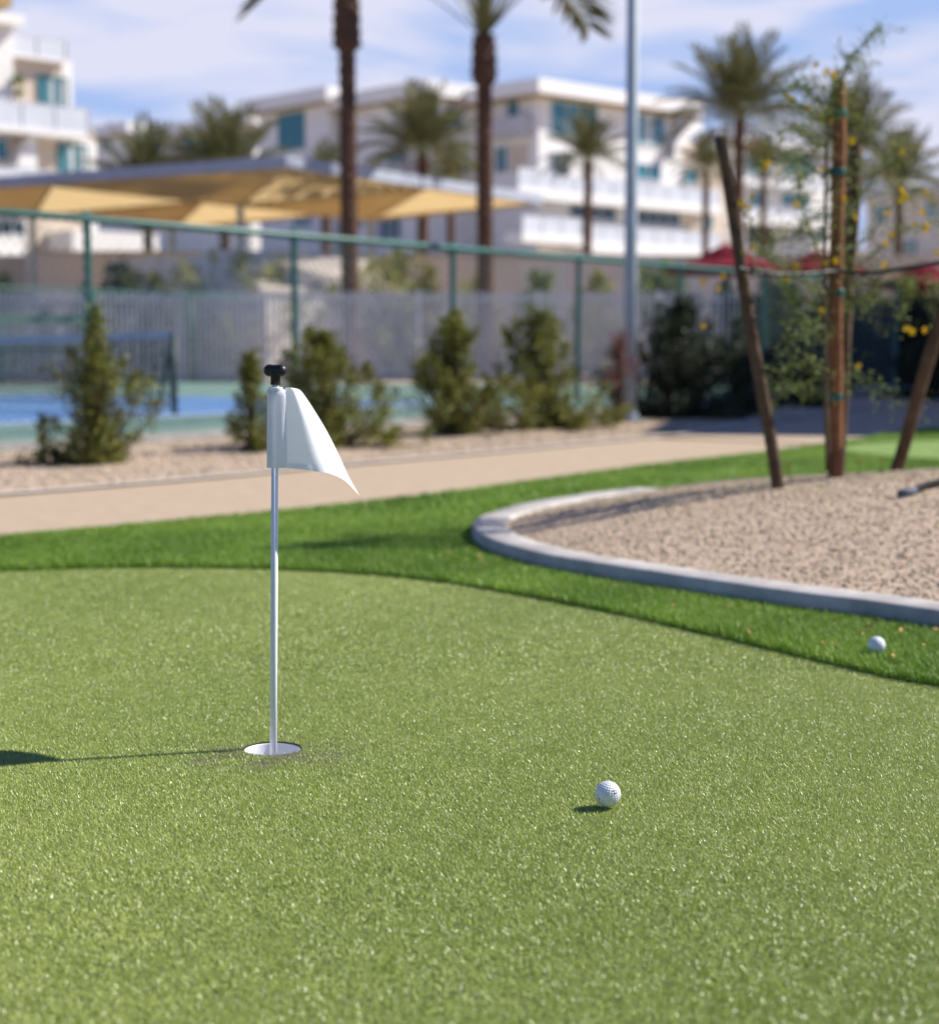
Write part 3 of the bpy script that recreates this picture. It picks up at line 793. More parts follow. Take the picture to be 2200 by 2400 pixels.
# ------------------------------------------------------------------ street light pole
lpb = G(1474, 985)
lp = thing('light_pole', lpb, 'tall slim grey steel light pole standing by the red leaved shrub', 'light pole')
MB().tube([lpb + Vector((0,0,.02)), lpb + Vector((0,0,2)), lpb + Vector((.0,0,6.2))], [.066,.062,.056], 24).build('pole', MT['steel'], lp, smooth=True)
MB().box(lpb.x-.12, lpb.x+.12, lpb.y-.12, lpb.y+.12, -.01, .022).build('base_plate', MT['steel'], lp)
MB().lathe([(.09,.022),(.09,.06),(.067,.09)], 16, (lpb.x,lpb.y,0)).build('collar', MT['steel'], lp, smooth=True)
hm = MB(); hm.tube([lpb + Vector((0,0,6.2)), lpb + Vector((-.1,0,6.4)), lpb + Vector((-.6,0,6.5))], .03, 10); hm.box(lpb.x-1.1, lpb.x-.55, lpb.y-.12, lpb.y+.12, 6.45, 6.55)
hm.build('lamp_head', MT['steel'], lp)

# ------------------------------------------------------------------ shrubs and trees
def leaf_cloud(m, P, size, aspect=.45, up=.3):
    n = len(P)
    az = RNG.uniform(0, 2*math.pi, n); el = RNG.uniform(-.5, 1.2, n)
    d = np.stack([np.cos(az)*np.cos(el), np.sin(az)*np.cos(el), np.sin(el)], 1)
    r2 = RNG.normal(size=(n,3)); s_ = np.cross(d, r2); s_ /= np.linalg.norm(s_, axis=1)[:,None]
    L_ = size*RNG.uniform(.6,1.35,n)[:,None]; W_ = L_*aspect
    V = np.stack([P, P + d*L_*.5 + s_*W_*.5, P + d*L_, P + d*L_*.5 - s_*W_*.5], 1).reshape(-1,3)
    o = np.arange(n)*4
    return V, np.stack([o,o+1,o+2,o+3], 1)

def shrub(name, base, height, prof, nsp, per, leaf, mat, label, cat='shrub', group=None, twig='twig', seed=1, lean=0.0, aspect=.5, spl=.24, off=None):
    """prof: [(h01, half width in metres)...]; sprigs of leaves fill that outline, leaving gaps between them"""
    rs = np.random.default_rng(seed)
    root = thing(name, base, label, cat, group); bb = Vector(base)
    hs = [p[0] for p in prof]; ws = [p[1] for p in prof]
    sm_ = MB(); LP = []
    amp = rs.uniform(.55, 1.4, 9)
    for k in range(nsp):
        h = rs.uniform(0, 1)**(.95) if k > 4 else 1 - .05*k
        while k > 4 and rs.uniform() > (np.interp(h, hs, ws)/max(ws))**.75: h = rs.uniform(0, 1)
        az = rs.uniform(0, 2*math.pi); hw = 1.62*float(np.interp(h, hs, ws))*amp[int((az/6.2832*5 + h*4)) % 9]
        rr = hw*rs.uniform(.02, 1.0)**.6*rs.uniform(.75,1.15)
        L_ = spl*height*rs.uniform(.6, 1.25)
        out_ = Vector((math.cos(az), math.sin(az), 0))
        d_ = (out_*rs.uniform(.3,1.25)*(1-.5*h) + Vector((rs.normal()*.15, rs.normal()*.15, 1))).normalized()
        tip = out_*rr + Vector((lean*h + (off(h) if off else 0), 0, h*height))
        st = tip - d_*L_
        st.z = max(st.z, .01)
        foot = Vector((rs.normal()*.03*height, rs.normal()*.03*height, 0))
        mid = Vector((st.x*.55 + lean*h*.2, st.y*.55, st.z*.55))
        sm_.tube([bb+foot, bb+mid, bb+st, bb+tip], [.009*height+.002, .006*height+.001, .003*height, .001], 5, False)
        for j in range(per):
            t = rs.beta(1.6, 1.3); p = st.lerp(tip, t); w_ = L_*(.20*(1-t)+.055)
            LP.append((p.x + rs.normal()*w_, p.y + rs.normal()*w_, max(.01, p.z + rs.normal()*w_*.8)))
    sm_.build('stem', MT[twig], root)
    V, Q = leaf_cloud(None, np.array(LP), leaf, aspect)
    o = np_mesh('foliage', V, np.zeros((0,3), int), Q, MT[mat]); o.parent = root
    return root

def px_shrub(name, pxc, pyb, pyt, prof, nsp, per, leaf, mat, label, z=0.0, Y=None, **kw):
    b = G(pxc, pyb, z) if Y is None else Vector((D(pxc, pyb, Y).x, Y, z))
    b = Vector((b.x, b.y, z)); top = D(pxc, pyt, b.y).z; s_ = b.y/F
    return shrub(name, b, top - z, [(h, w_*s_) for h, w_ in prof], nsp, per, leaf, mat, label, **kw)
def dome(w_): return [(0,w_*.7),(.15,w_),(.4,w_*.95),(.7,w_*.75),(.9,w_*.4),(1,w_*.12)]
GB = 'bushes planted along the green fence'
px_shrub('shrub', 232, 1085, 712, [(0,74),(.1,122),(.2,108),(.35,78),(.5,96),(.62,74),(.72,40),(.85,20),(1,7)], 96, 80, .034, 'leaf_olive', 'tall pointed olive bush by the fence, farthest left of the row', seed=3, group=GB)
px_shrub('shrub', 590, 1058, 815, [(0,30),(.15,58),(.4,52),(.7,40),(1,16)], 40, 80, .034, 'leaf_olive', 'small narrow olive bush just behind the flagstick', seed=5, group=GB)
px_shrub('shrub', 780, 1045, 768, [(0,60),(.12,112),(.3,122),(.5,98),(.7,84),(.85,60),(1,24)], 120, 90, .036, 'leaf_olive', 'broad green bush right of the white pennant', seed=9, group=GB, off=lambda h: -.10*h)
px_shrub('shrub', 1062, 1018, 722, [(0,42),(.08,74),(.22,76),(.36,108),(.6,92),(.78,54),(.9,28),(1,10)], 115, 90, .04, 'leaf_olive', 'upright oval olive bush below the second slim palm trunk', seed=12, group=GB)
px_shrub('shrub', 1300, 1003, 716, [(0,100),(.15,118),(.3,112),(.42,78),(.55,52),(.7,66),(.85,48),(1,14)], 120, 90, .042, 'leaf_olive', 'wide based olive bush with a thin top left of the light pole', seed=14, group=GB, off=lambda h: -.17*min(1, h*2))
px_shrub('shrub', 1450, 988, 765, [(0,40),(.3,58),(.7,50),(1,14)], 26, 30, .036, 'leaf_red', 'sparse rusty red shrub at the foot of the light pole', seed=15, group=GB)
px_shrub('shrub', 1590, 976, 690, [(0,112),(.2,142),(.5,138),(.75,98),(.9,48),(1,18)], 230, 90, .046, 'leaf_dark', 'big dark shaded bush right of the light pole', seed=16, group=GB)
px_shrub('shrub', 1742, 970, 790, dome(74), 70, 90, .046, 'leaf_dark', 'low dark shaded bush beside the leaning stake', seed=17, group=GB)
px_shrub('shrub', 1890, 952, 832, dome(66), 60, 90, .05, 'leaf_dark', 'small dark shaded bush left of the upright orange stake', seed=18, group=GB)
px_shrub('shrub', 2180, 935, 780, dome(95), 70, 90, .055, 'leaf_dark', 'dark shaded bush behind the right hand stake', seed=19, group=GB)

# planting in front of the retaining wall
GW = 'planting by the retaining wall'
px_shrub('shrub', 290, 830, 606, dome(105), 60, 80, .14, 'leaf_dark', 'dark round bush before the taupe wall', Y=38.2, seed=21, group=GW)
px_shrub('palo_verde', 560, 830, 585, [(0,20),(.3,60),(.55,130),(.75,165),(.92,120),(1,50)], 80, 60, .11, 'leaf_yellow', 'airy yellow green tree behind the court at the foot of the wall', cat='tree', Y=37.6, seed=22, group=GW, twig='twig_green')
px_shrub('palo_verde', 945, 830, 578, [(0,40),(.3,70),(.55,110),(.8,105),(.93,70),(1,30)], 90, 70, .12, 'leaf_yellow', 'yellow green bushy tree between the two slim palm trunks', cat='tree', Y=38.5, seed=23, group=GW, twig='twig_green')
px_shrub('shrub', 1268, 800, 632, dome(75), 40, 80, .13, 'leaf_pale', 'pale green bush behind the fence left of the light pole', Y=43.5, seed=24, group=GW)
px_shrub('shrub', 12, 800, 636, dome(60), 36, 80, .13, 'leaf_yellow', 'yellowish bush at the left end of the wall', Y=39, seed=25, group=GW)
px_shrub('shrub', 1545, 830, 605, [(0,30),(.3,50),(.8,55),(1,20)], 40, 80, .13, 'leaf_pale', 'upright green bush behind the pickets by the red umbrella', Y=42, seed=26, group=GW)
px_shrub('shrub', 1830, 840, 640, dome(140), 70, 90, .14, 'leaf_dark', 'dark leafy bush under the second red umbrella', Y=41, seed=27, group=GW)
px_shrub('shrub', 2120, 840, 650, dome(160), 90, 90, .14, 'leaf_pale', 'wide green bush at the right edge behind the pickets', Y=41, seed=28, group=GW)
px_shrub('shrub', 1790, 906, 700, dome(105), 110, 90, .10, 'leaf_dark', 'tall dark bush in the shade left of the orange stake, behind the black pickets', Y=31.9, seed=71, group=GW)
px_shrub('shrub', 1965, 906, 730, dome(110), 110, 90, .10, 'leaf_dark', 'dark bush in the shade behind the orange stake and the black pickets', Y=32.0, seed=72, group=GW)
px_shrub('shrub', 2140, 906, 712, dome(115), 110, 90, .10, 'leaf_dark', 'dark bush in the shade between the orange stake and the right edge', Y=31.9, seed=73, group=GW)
px_shrub('shrub', 1130, 830, 640, dome(70), 40, 80, .13, 'leaf_yellow', 'yellow green bush right of the second slim palm trunk', Y=42.5, seed=61, group=GW)
px_shrub('shrub', 1400, 830, 628, dome(60), 36, 80, .13, 'leaf_yellow', 'yellow green bush directly left of the light pole, behind the pickets', Y=41.5, seed=62, group=GW)
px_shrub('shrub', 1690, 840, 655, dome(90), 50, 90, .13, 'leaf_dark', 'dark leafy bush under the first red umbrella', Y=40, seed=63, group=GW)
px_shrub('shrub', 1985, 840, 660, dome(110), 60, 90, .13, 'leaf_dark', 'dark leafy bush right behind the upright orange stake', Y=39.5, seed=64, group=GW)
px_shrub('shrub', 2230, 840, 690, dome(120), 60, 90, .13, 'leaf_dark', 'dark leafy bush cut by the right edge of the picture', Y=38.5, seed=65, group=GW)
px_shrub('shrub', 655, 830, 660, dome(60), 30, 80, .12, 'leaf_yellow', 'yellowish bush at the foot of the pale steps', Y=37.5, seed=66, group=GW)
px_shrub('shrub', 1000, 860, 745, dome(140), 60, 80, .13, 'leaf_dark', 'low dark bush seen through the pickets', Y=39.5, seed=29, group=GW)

# ---------------------------------------------------------------- palms
def frond(V, Q, base, az, el, L_, droop, nl, leaf, rs, wl, t0=.16):
    d0 = Vector((math.cos(az)*math.cos(el), math.sin(az)*math.cos(el), math.sin(el)))
    p = Vector(base); dirn = d0.copy(); pts = []
    ns = 14
    for i in range(ns+1):
        pts.append(p.copy()); p = p + dirn*(L_/ns); dirn = (dirn + Vector((0,0,-droop/ns*(0.4+1.2*i/ns)))).normalized()
    side0 = d0.cross(Vector((0,0,1)));
    if side0.length < 1e-3: side0 = Vector((1,0,0))
    side0.normalize()
    # rachis as a thin strip
    for i in range(ns):
        a, b = pts[i], pts[i+1]; w1 = L_*.010*(1-i/ns)+.006
        o = len(V); V.extend([a-side0*w1, a+side0*w1, b+side0*w1*.9, b-side0*w1*.9]); Q.append((o,o+1,o+2,o+3))
    for k in range(nl):
        t = t0 + (1-t0)*k/(nl-1); x = t*ns; i = min(int(x), ns-1); f = x - i
        pp_ = pts[i].lerp(pts[i+1], f); tg = (pts[i+1]-pts[i]).normalized(); upv = side0.cross(tg).normalized()
        ll = leaf*(.45 + .9*math.sin(math.pi*min(1, t*.85+.1)))*(1.08 - .35*t)
        for sg_ in (1, -1):
            ld = (tg*rs.uniform(.75,1.05) + side0*sg_*rs.uniform(.6,.85) + upv*rs.uniform(.15,.45)).normalized()
            e = pp_ + ld*ll + Vector((0,0,-ll*.18)); mid = pp_ + ld*ll*.5
            ws = tg*wl
            o = len(V); V.extend([pp_-ws*.5, mid-ws, e, mid+ws]); Q.append((o,o+1,o+2,o+3))

def palm(px, pyc, Y, rpx, trunk_px, label, nf=38, nl=26, seed=1, petiole=.16, dry=True, bulge=0, lean_px=0, base_px=None, elmin=.05, detail=False, group='date palms', droop=.85):
    rs = np.random.default_rng(seed); rr_ = random.Random(seed)
    c_ = D(px, pyc, Y); zb = terr(Y); L_ = rpx*Y/F*1.12; tr = trunk_px*Y/F/2
    bx = c_.x if base_px is None else D(base_px, 800, Y).x
    root = thing('palm_tree', (bx, Y, zb), label, 'palm tree', group)
    # trunk with diamond leaf scars
    hgt = c_.z - zb; n = 26 if detail else 16; step = .045 if detail else .14; nr = max(8, int(hgt/step)); vs = []
    for i in range(nr+1):
        t = i/nr; z = zb + hgt*t; x0 = bx + (c_.x-bx)*t
        rad_ = tr*(1.06 - .12*t)
        dz = c_.z - z
        if bulge:
            bl = bulge*Y/F
            k_ = max(0, min(1, (bl + .12 - dz)/.14)); rad_ *= 1 + .72*k_*(1 - .35*min(1, max(0, 1-dz/bl)))
        for k in range(n):
            a = 2*math.pi*k/n
            ph = z/(.13 if detail else .24)*math.pi
            b_ = max(0, math.sin(4*a + ph))*max(0, math.sin(-4*a + ph + .6)) if detail else .5*math.sin(ph*2)
            r2 = rad_*(1 + .20*b_) + rs.normal()*.006
            vs.append((x0 + r2*math.cos(a), Y + r2*math.sin(a), z))
    fs = [(i*n+k, i*n+(k+1) % n, (i+1)*n+(k+1) % n, (i+1)*n+k) for i in range(nr) for k in range(n)]
    fs.append(tuple(nr*n+k for k in range(n)))
    MB().add(vs, fs).build('trunk', MT['bark'], root)
    V, Q = [], []
    b0 = Vector((c_.x, Y, c_.z))
    for k in range(nf):
        u_ = (k+.5)/nf; el = math.pi/2 - .12 - (math.pi/2 - .12 - elmin)*u_**.85; az = k*2.39996 + rs.normal()*.15
        frond(V, Q, b0 + Vector((math.cos(az), math.sin(az), 0))*tr*.5*u_, az, el + rs.normal()*.06, L_*rs.uniform(.85,1.1), (.5+.9*u_)*droop, nl, L_*.27, rr_, L_*.017+.008, petiole)
    MB().add(V, Q).build('crown', MT['frond'], root)
    V, Q = [], []
    for k in range(max(4, nf//7) if dry else 0):
        az = rs.uniform(0, 6.28); frond(V, Q, b0 - Vector((0,0,.1)), az, elmin - rs.uniform(.0,.35), L_*rs.uniform(.55,.8), 1.5, 16, L_*.2, rr_, L_*.01+.005)
    if dry: MB().add(V, Q).build('dry_fronds', MT['frond_dry'], root)
    return root
palm(811, -70, 35.3, 300, 38, 'tall palm with slim rough trunk rising in front of the shade canopy', nf=26, nl=44, seed=31, bulge=170, base_px=822, detail=True, elmin=1.05, droop=.9, petiole=.36, dry=False)
palm(1134, 82, 38.6, 540, 36, 'tall palm with slim rough trunk left of the light pole, crown cut off', nf=26, nl=44, seed=32, bulge=100, base_px=1138, detail=True, elmin=.74, droop=1.3, petiole=.46, dry=False)
palm(990, 365, 62, 150, 26, 'bushy palm between the two tall trunks above the white canopy edge', seed=33, nf=44)
palm(1378, 378, 60, 105, 20, 'small palm before the big white building left of the light pole', seed=34, nf=34, elmin=.1)
palm(1733, 285, 52, 175, 24, 'full crowned palm behind the leaning stake', seed=35, nf=46, elmin=.08)
palm(1990, 365, 56, 165, 24, 'palm half hidden behind the upright orange stake', seed=36, nf=40, elmin=.08)
palm(2108, 435, 60, 125, 20, 'palm against the taupe building at the right edge', seed=37, nf=40, elmin=.08)
palm(525, 442, 66, 178, 24, 'wide palm above the left half of the shade canopy', seed=38, nf=42, elmin=.08)
palm(345, 458, 68, 150, 22, 'low palm beside the cream apartment building', seed=39, nf=40)
palm(1056, 425, 70, 85, 18, 'small palm just left of the second tall trunk', seed=40, nf=30)
palm(1655, 400, 78, 85, 16, 'small distant palm left of the full crowned palm', seed=41, nf=30)
palm(1790, 400, 80, 80, 15, 'small distant palm right of the full crowned palm', seed=42, nf=30)
palm(762, 420, 72, 80, 20, 'palm with reddish trunk standing under the canopy left of centre', seed=43, nf=30)

# ------------------------------------------------------------------ ribbed shade canopy (inverted hips), shaped as open slats so sun lights its panels
NC = D(668, 366, 36.8); nR = Vector((.53,.85,0)).normalized(); nL = Vector((-nR.y, nR.x, 0))
ua, ub = 5.35, 6.9; Zt = NC.z
canopy = thing('shade_canopy', (NC.x, NC.y, terr(36)), 'large tan ribbed shade canopy of four inverted hips, slatted to let sun in, with pale fascia', 'canopy')
def CP(a, b, z): p = NC + nR*a + nL*b; return Vector((p.x, p.y, z))
Ze, Za = Zt - .24, Zt - .66
for i in range(2):
    for j in range(2):
        a0, b0 = i*ua, j*ub; ca, cb = a0 + ua/2, b0 + ub/2
        for side in range(4):
            m = MB(); ns = 18 if side in (0, 2) else 14
            for k in range(1, ns+1):
                t = (k-.3)/ns; z = Za + (Ze-Za)*t
                if side == 0: p, q_ = CP(ca - t*ua/2, cb - t*ub/2, z), CP(ca + t*ua/2, cb - t*ub/2, z)
                elif side == 2: p, q_ = CP(ca - t*ua/2, cb + t*ub/2, z), CP(ca + t*ua/2, cb + t*ub/2, z)
                elif side == 1: p, q_ = CP(ca - t*ua/2, cb - t*ub/2, z), CP(ca - t*ua/2, cb + t*ub/2, z)
                else: p, q_ = CP(ca + t*ua/2, cb - t*ub/2, z), CP(ca + t*ua/2, cb + t*ub/2, z)
                m.bar(p + Vector((0,0,.07)), q_ + Vector((0,0,.07)), .03, .16)
            m.build('slat_panel', MT['slat'], canopy)
        hip = MB()
        for (x, y) in ((-1,-1),(1,-1),(1,1),(-1,1)):
            hip.bar(CP(ca, cb, Za-.04), CP(ca + x*ua/2*.98, cb + y*ub/2*.98, Ze-.02), .07, .09)
        hip.build('hip_rafter', MT['slat'], canopy)
        MB().tube([CP(ca, cb, 0), CP(ca, cb, Za-.0)], .085, 14).build('post', MT['steel'], canopy, smooth=True)
for (p, q_) in ((CP(-.12,-.06,Zt-.12), CP(2*ua+.2,-.06,Zt-.12)), (CP(-.06,.0,Zt-.12), CP(-.06,2*ub+.2,Zt-.12)), (CP(2*ua+.06,0,Zt-.12), CP(2*ua+.06,2*ub,Zt-.12)), (CP(0,2*ub+.06,Zt-.12), CP(2*ua,2*ub+.06,Zt-.12))):
    MB().bar(p, q_, .10, .25).build('fascia_board', MT['fascia_paint'], canopy)

# ------------------------------------------------------------------ retaining wall, stairs, garden walls
def pbox(name, px0, px1, py0, Y0, Y1, z0, mat, label, cat):
    a = D(px0, py0, Y0); b = D(px1, py0, Y0)
    root = thing(name, ((a.x+b.x)/2, Y0, z0), label, cat)
    MB().box(a.x, b.x, Y0, Y1, z0, a.z).build('wall', MT[mat], root)
    MB().box(a.x-.04, b.x+.04, Y0-.04, Y1+.04, a.z+.001, a.z+.10).build('coping', MT['strip'] if mat == 'stucco_taupe' else MT[mat], root)
    return root
pbox('retaining_wall', 60, 706, 596, 50, 50.5, 0, 'stucco_taupe', 'taupe retaining wall left of the pale steps', 'wall')
pbox('retaining_wall', 912, 1500, 604, 50, 50.5, 0, 'stucco_taupe', 'taupe retaining wall right of the pale steps', 'wall')
pbox('retaining_wall', 1505, 2700, 640, 50, 50.5, 0, 'stucco_taupe', 'lower taupe wall behind the red umbrellas', 'wall')
pbox('garden_wall', 1222, 1330, 622, 46, 46.4, 0, 'stucco', 'white garden wall left of the light pole', 'wall')
pbox('garden_wall', 1470, 1640, 645, 47, 47.4, 0, 'stucco', 'white garden wall behind the red umbrella', 'wall')
pbox('garden_wall', 1840, 1905, 560, 62, 62.6, terr(62)-.3, 'stucco', 'rounded white wall left of the upright stake', 'wall')
pbox('garden_wall', 1982, 2045, 590, 62, 62.6, terr(62)-.3, 'stucco', 'short white wall right of the upright stake', 'wall')
BA = R(43); rdir = Vector((math.cos(BA), math.sin(BA), 0)); ldir = Vector((-math.sin(BA), math.cos(BA), 0))
s0 = D(900, 690, 38.6)
st = thing('garden_stairs', (s0.x, s0.y, 0), 'pale concrete steps climbing beside the taupe wall', 'stairs', rz=BA)
for k in range(9):
    zt_ = 1.90 + .125*k; x0 = -3.3 + .10*k  # left ends slant along the wall's cast shadow edge, shade shaped into the steps
    m = MB(); m.box(x0, 1.2+.001*k, .30*k, 3.4, (0 if k == 0 else zt_-.125+.002), zt_-.04); m.box(x0-.02, 1.22+.001*k, .30*k-.05, 3.42, zt_-.038, zt_)
    m.build('step', MT['step'], st, local=True)
MB().box(-2.2, 1.1, 3.43, 8, 0, 2.88).build('landing', MT['step'], st, local=True)
# ------------------------------------------------------------------ condominium buildings
class Bld:
    def __init__(s, px, py, Y, label, name='apartment_building'):
        p = D(px, py, Y); s.zb = terr(Y) - .4; s.o = Vector((p.x, p.y, s.zb)); s.ztop = p.z - s.zb
        s.root = thing(name, s.o, label, 'building', 'white apartment buildings', rz=BA)
    def hit(s, face, px, py, off=0.0):
        d = ray(px, py); o = Vector((0,0,H)); 
        nrm = Vector((ldir.x, ldir.y, 0)) if face == 'R' else Vector((rdir.x, rdir.y, 0))
        p0 = s.o - nrm*off
        t = (p0 - o).dot(nrm)/d.dot(nrm); p = o + d*t - s.o
        return (p.dot(rdir) if face == 'R' else p.dot(ldir)), p.z
    def rng(s, face, px0, px1, py0, py1, off=0.0, pm=None):
        pm = (px0+px1)/2 if pm is None else pm
        a = s.hit(face, px0, py0, off)[0]; b = s.hit(face, px1, py0, off)[0]
        z1 = s.hit(face, pm, py0, off)[1]; z0 = s.hit(face, pm, py1, off)[1]
        return min(a,b), max(a,b), z0, z1
    def fbox(s, m, face, a, b, d0, d1, z0, z1):
        """box on a face: a..b along it, d0..d1 outward distance"""
        if face == 'R': m.box(a, b, -d1, -d0, z0, z1)
        else: m.box(-d1, -d0, a, b, z0, z1)
        return m
    def part(s, name, mat, *boxes):
        m = MB()
        for bx in boxes: m.box(*bx)
        return m.build(name, MT[mat], s.root, local=True)
    def window(s, face, px0, px1, py0, py1, glass='glass', frame='frame_white', split=2, curtain=False, off=0.0):
        a, b, z0, z1 = s.rng(face, px0, px1, py0, py1, off)
        fw = .09; m = MB()
        for (x0, x1, y0, y1) in ((a-fw, b+fw, z1, z1+fw), (a-fw, b+fw, z0-fw, z0), (a-fw, a, z0+.001, z1-.001), (b, b+fw, z0+.001, z1-.001)):
            s.fbox(m, face, x0, x1, off-.02, off+.10, y0, y1)
        for k in range(1, split):
            xm = a + (b-a)*k/split; s.fbox(m, face, xm-.04, xm+.04, off-.02, off+.08, z0+.001, z1-.001)
        fr_o = m.build('window', MT[frame], s.root, local=True)
        s.fbox(MB(), face, a+.001, b-.001, off-.02, off+.035, z0+.002, z1-.002).build('pane', MT[glass], fr_o, local=True)
        if curtain:
            w_ = (b-a)*.3; s.fbox(MB(), face, a+(b-a)*.25, a+(b-a)*.25+w_, off+.036, off+.045, z0+.003, z1-.003).build('curtain', MT['curtain'], fr_o, local=True)
        return fr_o
    def balcony(s, face, px0, px1, pyt, pyb, slab_px, depth=1.6, pm=None, solid=None):
        a, b, z0, z1 = s.rng(face, px0, px1, pyt, pyb, depth, pm)
        zs = z0 + (z1-z0)*slab_px
        o = s.fbox(MB(), face, a, b, .003, depth, z0, zs).build('balcony', MT['roof_white'], s.root, local=True)
        g = MB(); s.fbox(g, face, a+.05, b-.05, depth-.10, depth-.06, zs, z1-.05)
        g.build('railing_panel', MT[solid or 'glass_rail'], o, local=True)
        h_ = MB(); s.fbox(h_, face, a+.03, b-.03, depth-.12, depth-.04, z1-.049, z1)
        nps = max(2, int((b-a)/1.6))
        for k in range(nps+1):
            xm = a + .06 + (b-a-.12)*k/nps; s.fbox(h_, face, xm-.025, xm+.025, depth-.058, depth-.02, zs+.001, z1-.05)
        h_.build('railing_frame', MT['frame_white'], o, local=True)
        return o

def roof(B, a0, a1, b0, b1, zt, th, over):
    B.part('roof', 'roof_white', (a0-over, a1+over, b0-over, b1+over, zt-th, zt))
    B.part('soffit', 'soffit', (a0-over+.05, a1+over-.05, b0-over+.05, b1+over-.05, zt-th-.06, zt-th-.002))

# -- main building (bright right facade)
B1 = Bld(1262, 190, 105, 'large white apartment block with flat roof and stacked balconies behind the light pole')
zt = B1.ztop
xe = B1.hit('R', 1592, 300)[0]; x2 = B1.hit('R', 1700, 450)[0]
zlo = B1.hit('R', 1620, 330)[1]
B1.part('wall', 'stucco', (.004, x2, .004, 13, 0, zlo), (.0, xe, 0, 13, zlo+.002, zt-.95))
roof(B1, 0, xe, 0, 13, zt, .85, 1.1)
cw = [B1.hit('R', 1600, 330)[0], x2-.02, B1.hit('R', 1600, 620)[1]]
B1.part('cream_wall', 'stucco_cream', (cw[0], cw[1], -.03, .002, cw[2], zlo-.3))
B1.window('R', 1291, 1398, 244, 318, split=3)
B1.window('R', 1493, 1554, 270, 340, split=3, curtain=True)
B1.window('R', 1290, 1330, 362, 420, glass='glass_dark', split=2)
B1.window('R', 1490, 1546, 386, 420, split=2)
B1.window('R', 1602, 1632, 396, 428, off=.03, split=1)
B1.window('R', 1642, 1668, 502, 536, off=.03, split=1)
B1.window('R', 1335, 1440, 474, 512, glass='glass_dark', split=3)
B1.window('R', 1492, 1590, 486, 526, glass='glass_dark', split=4)
B1.window('R', 1400, 1470, 606, 640, glass='glass_dark', split=2)
B1.window('R', 1500, 1590, 612, 645, glass='glass_dark', split=3)
B1.balcony('R', 1300, 1690, 422, 482, .38, pm=1450)
B1.balcony('R', 1215, 1300, 395, 465, .38, pm=1260)
B1.balcony('R', 1370, 1690, 530, 595, .45, pm=1450)
B1.balcony('R', 1225, 1365, 508, 570, .35, pm=1300)
# curved end bracket of the top storey
e0 = B1.hit('R', 1556, 340)[0]; zc0 = B1.hit('R', 1556, 342)[1]
cb_ = MB(); prof_ = []
for k in range(11):
    t = k/10; prof_.append((e0 + (xe+1.2-e0)*t, zc0 + (zt-.95-zc0)*math.sin(t*math.pi/2)**1.0))
for k in range(10):
    (xa, za), (xb, zb_) = prof_[k], prof_[k+1]
    cb_.add([(xa,-.9,za),(xb,-.9,zb_),(xb,-.9,zb_-.9),(xa,-.9,za-.9),(xa,-.002,za),(xb,-.002,zb_),(xb,-.002,zb_-.9),(xa,-.002,za-.9)],
            [(0,3,2,1),(4,5,6,7),(0,1,5,4),(3,7,6,2)])
cb_.build('curved_bracket', MT['stucco'], B1.root, local=True)
B1.window('L', 1192, 1216, 236, 272, split=1)
B1.window('L', 1163, 1190, 345, 402, split=2)
B1.part('cream_panel', 'stucco_cream', (-.05, -.002, *sorted((B1.hit('L',1196,370)[0], B1.hit('L',1238,370)[0])), B1.hit('L',1217,402)[1], B1.hit('L',1217,338)[1]))
bl_ = sorted((B1.hit('L',1170,300)[0], B1.hit('L',1248,300)[0]))
B1.part('grey_bay', 'stucco_grey', (-1.3, -.003, bl_[0], bl_[1], B1.hit('L',1210,322)[1], B1.hit('L',1210,280)[1]))

def left_unit(px, py, Y, pxl, label, th=.9, W=None, name='apartment_building'):
    B = Bld(px, py, Y, label, name); zt = B.ztop
    Wd = B.hit('L', pxl, py+20)[0] if W is None else W
    B.part('wall', 'stucco', (0, 9, 0, Wd, 0, zt-th-.08))
    roof(B, 0, 9, 0, Wd, zt, th, .9)
    return B, Wd
B2, w2 = left_unit(1003, 192, 107, 800, 'white apartment block behind the bushy palm, between the two tall trunks')
B2.window('L', 912, 952, 350, 382); B2.window('L', 832, 852, 500, 532); B2.window('L', 890, 940, 498, 560, glass='glass_dark', split=3)
B2.window('R', 1040, 1080, 255, 300)
B2.balcony('L', 815, 990, 400, 440, .5, depth=.8)
B3, w3 = left_unit(770, 207, 113, 606, 'white apartment block left of the tall trunk with a wide teal window')
B3.window('L', 655, 712, 268, 348, split=4, frame='frame_teal'); B3.window('L', 690, 730, 500, 530)
B3.balcony('L', 610, 760, 380, 420, .5, depth=.8)
B4, w4 = left_unit(585, 266, 135, 342, 'farther white apartment block above the wide palm crown')
B4.window('L', 430, 480, 320, 360); B4.window('L', 360, 400, 320, 350)
B5, w5 = left_unit(305, 288, 146, 225, 'farthest small white block right of the cream apartment building')
B5.window('L', 240, 262, 330, 352)

# -- block right of the main one
B0 = Bld(1722, 318, 128, 'white apartment block behind the leaning stake with teal windows')
zt = B0.ztop; xw = B0.hit('R', 1960, 360)[0]
B0.part('wall', 'stucco', (0, xw, 0, 12, 0, zt-.7)); roof(B0, 0, xw, 0, 12, zt, .6, .6)
B0.window('R', 1748, 1802, 372, 410, split=3); B0.window('R', 1838, 1902, 358, 412, split=3)
B0.window('R', 1755, 1790, 450, 488); B0.window('R', 1832, 1896, 456, 482, split=3)
B0.window('R', 1748, 1812, 530, 575, glass='glass_dark', split=3); B0.window('R', 1858, 1930, 532, 566, glass='glass_dark', split=3)
B0.balcony('R', 1735, 1950, 412, 440, .6, pm=1840); B0.balcony('R', 1735, 1950, 490, 528, .6, pm=1840)
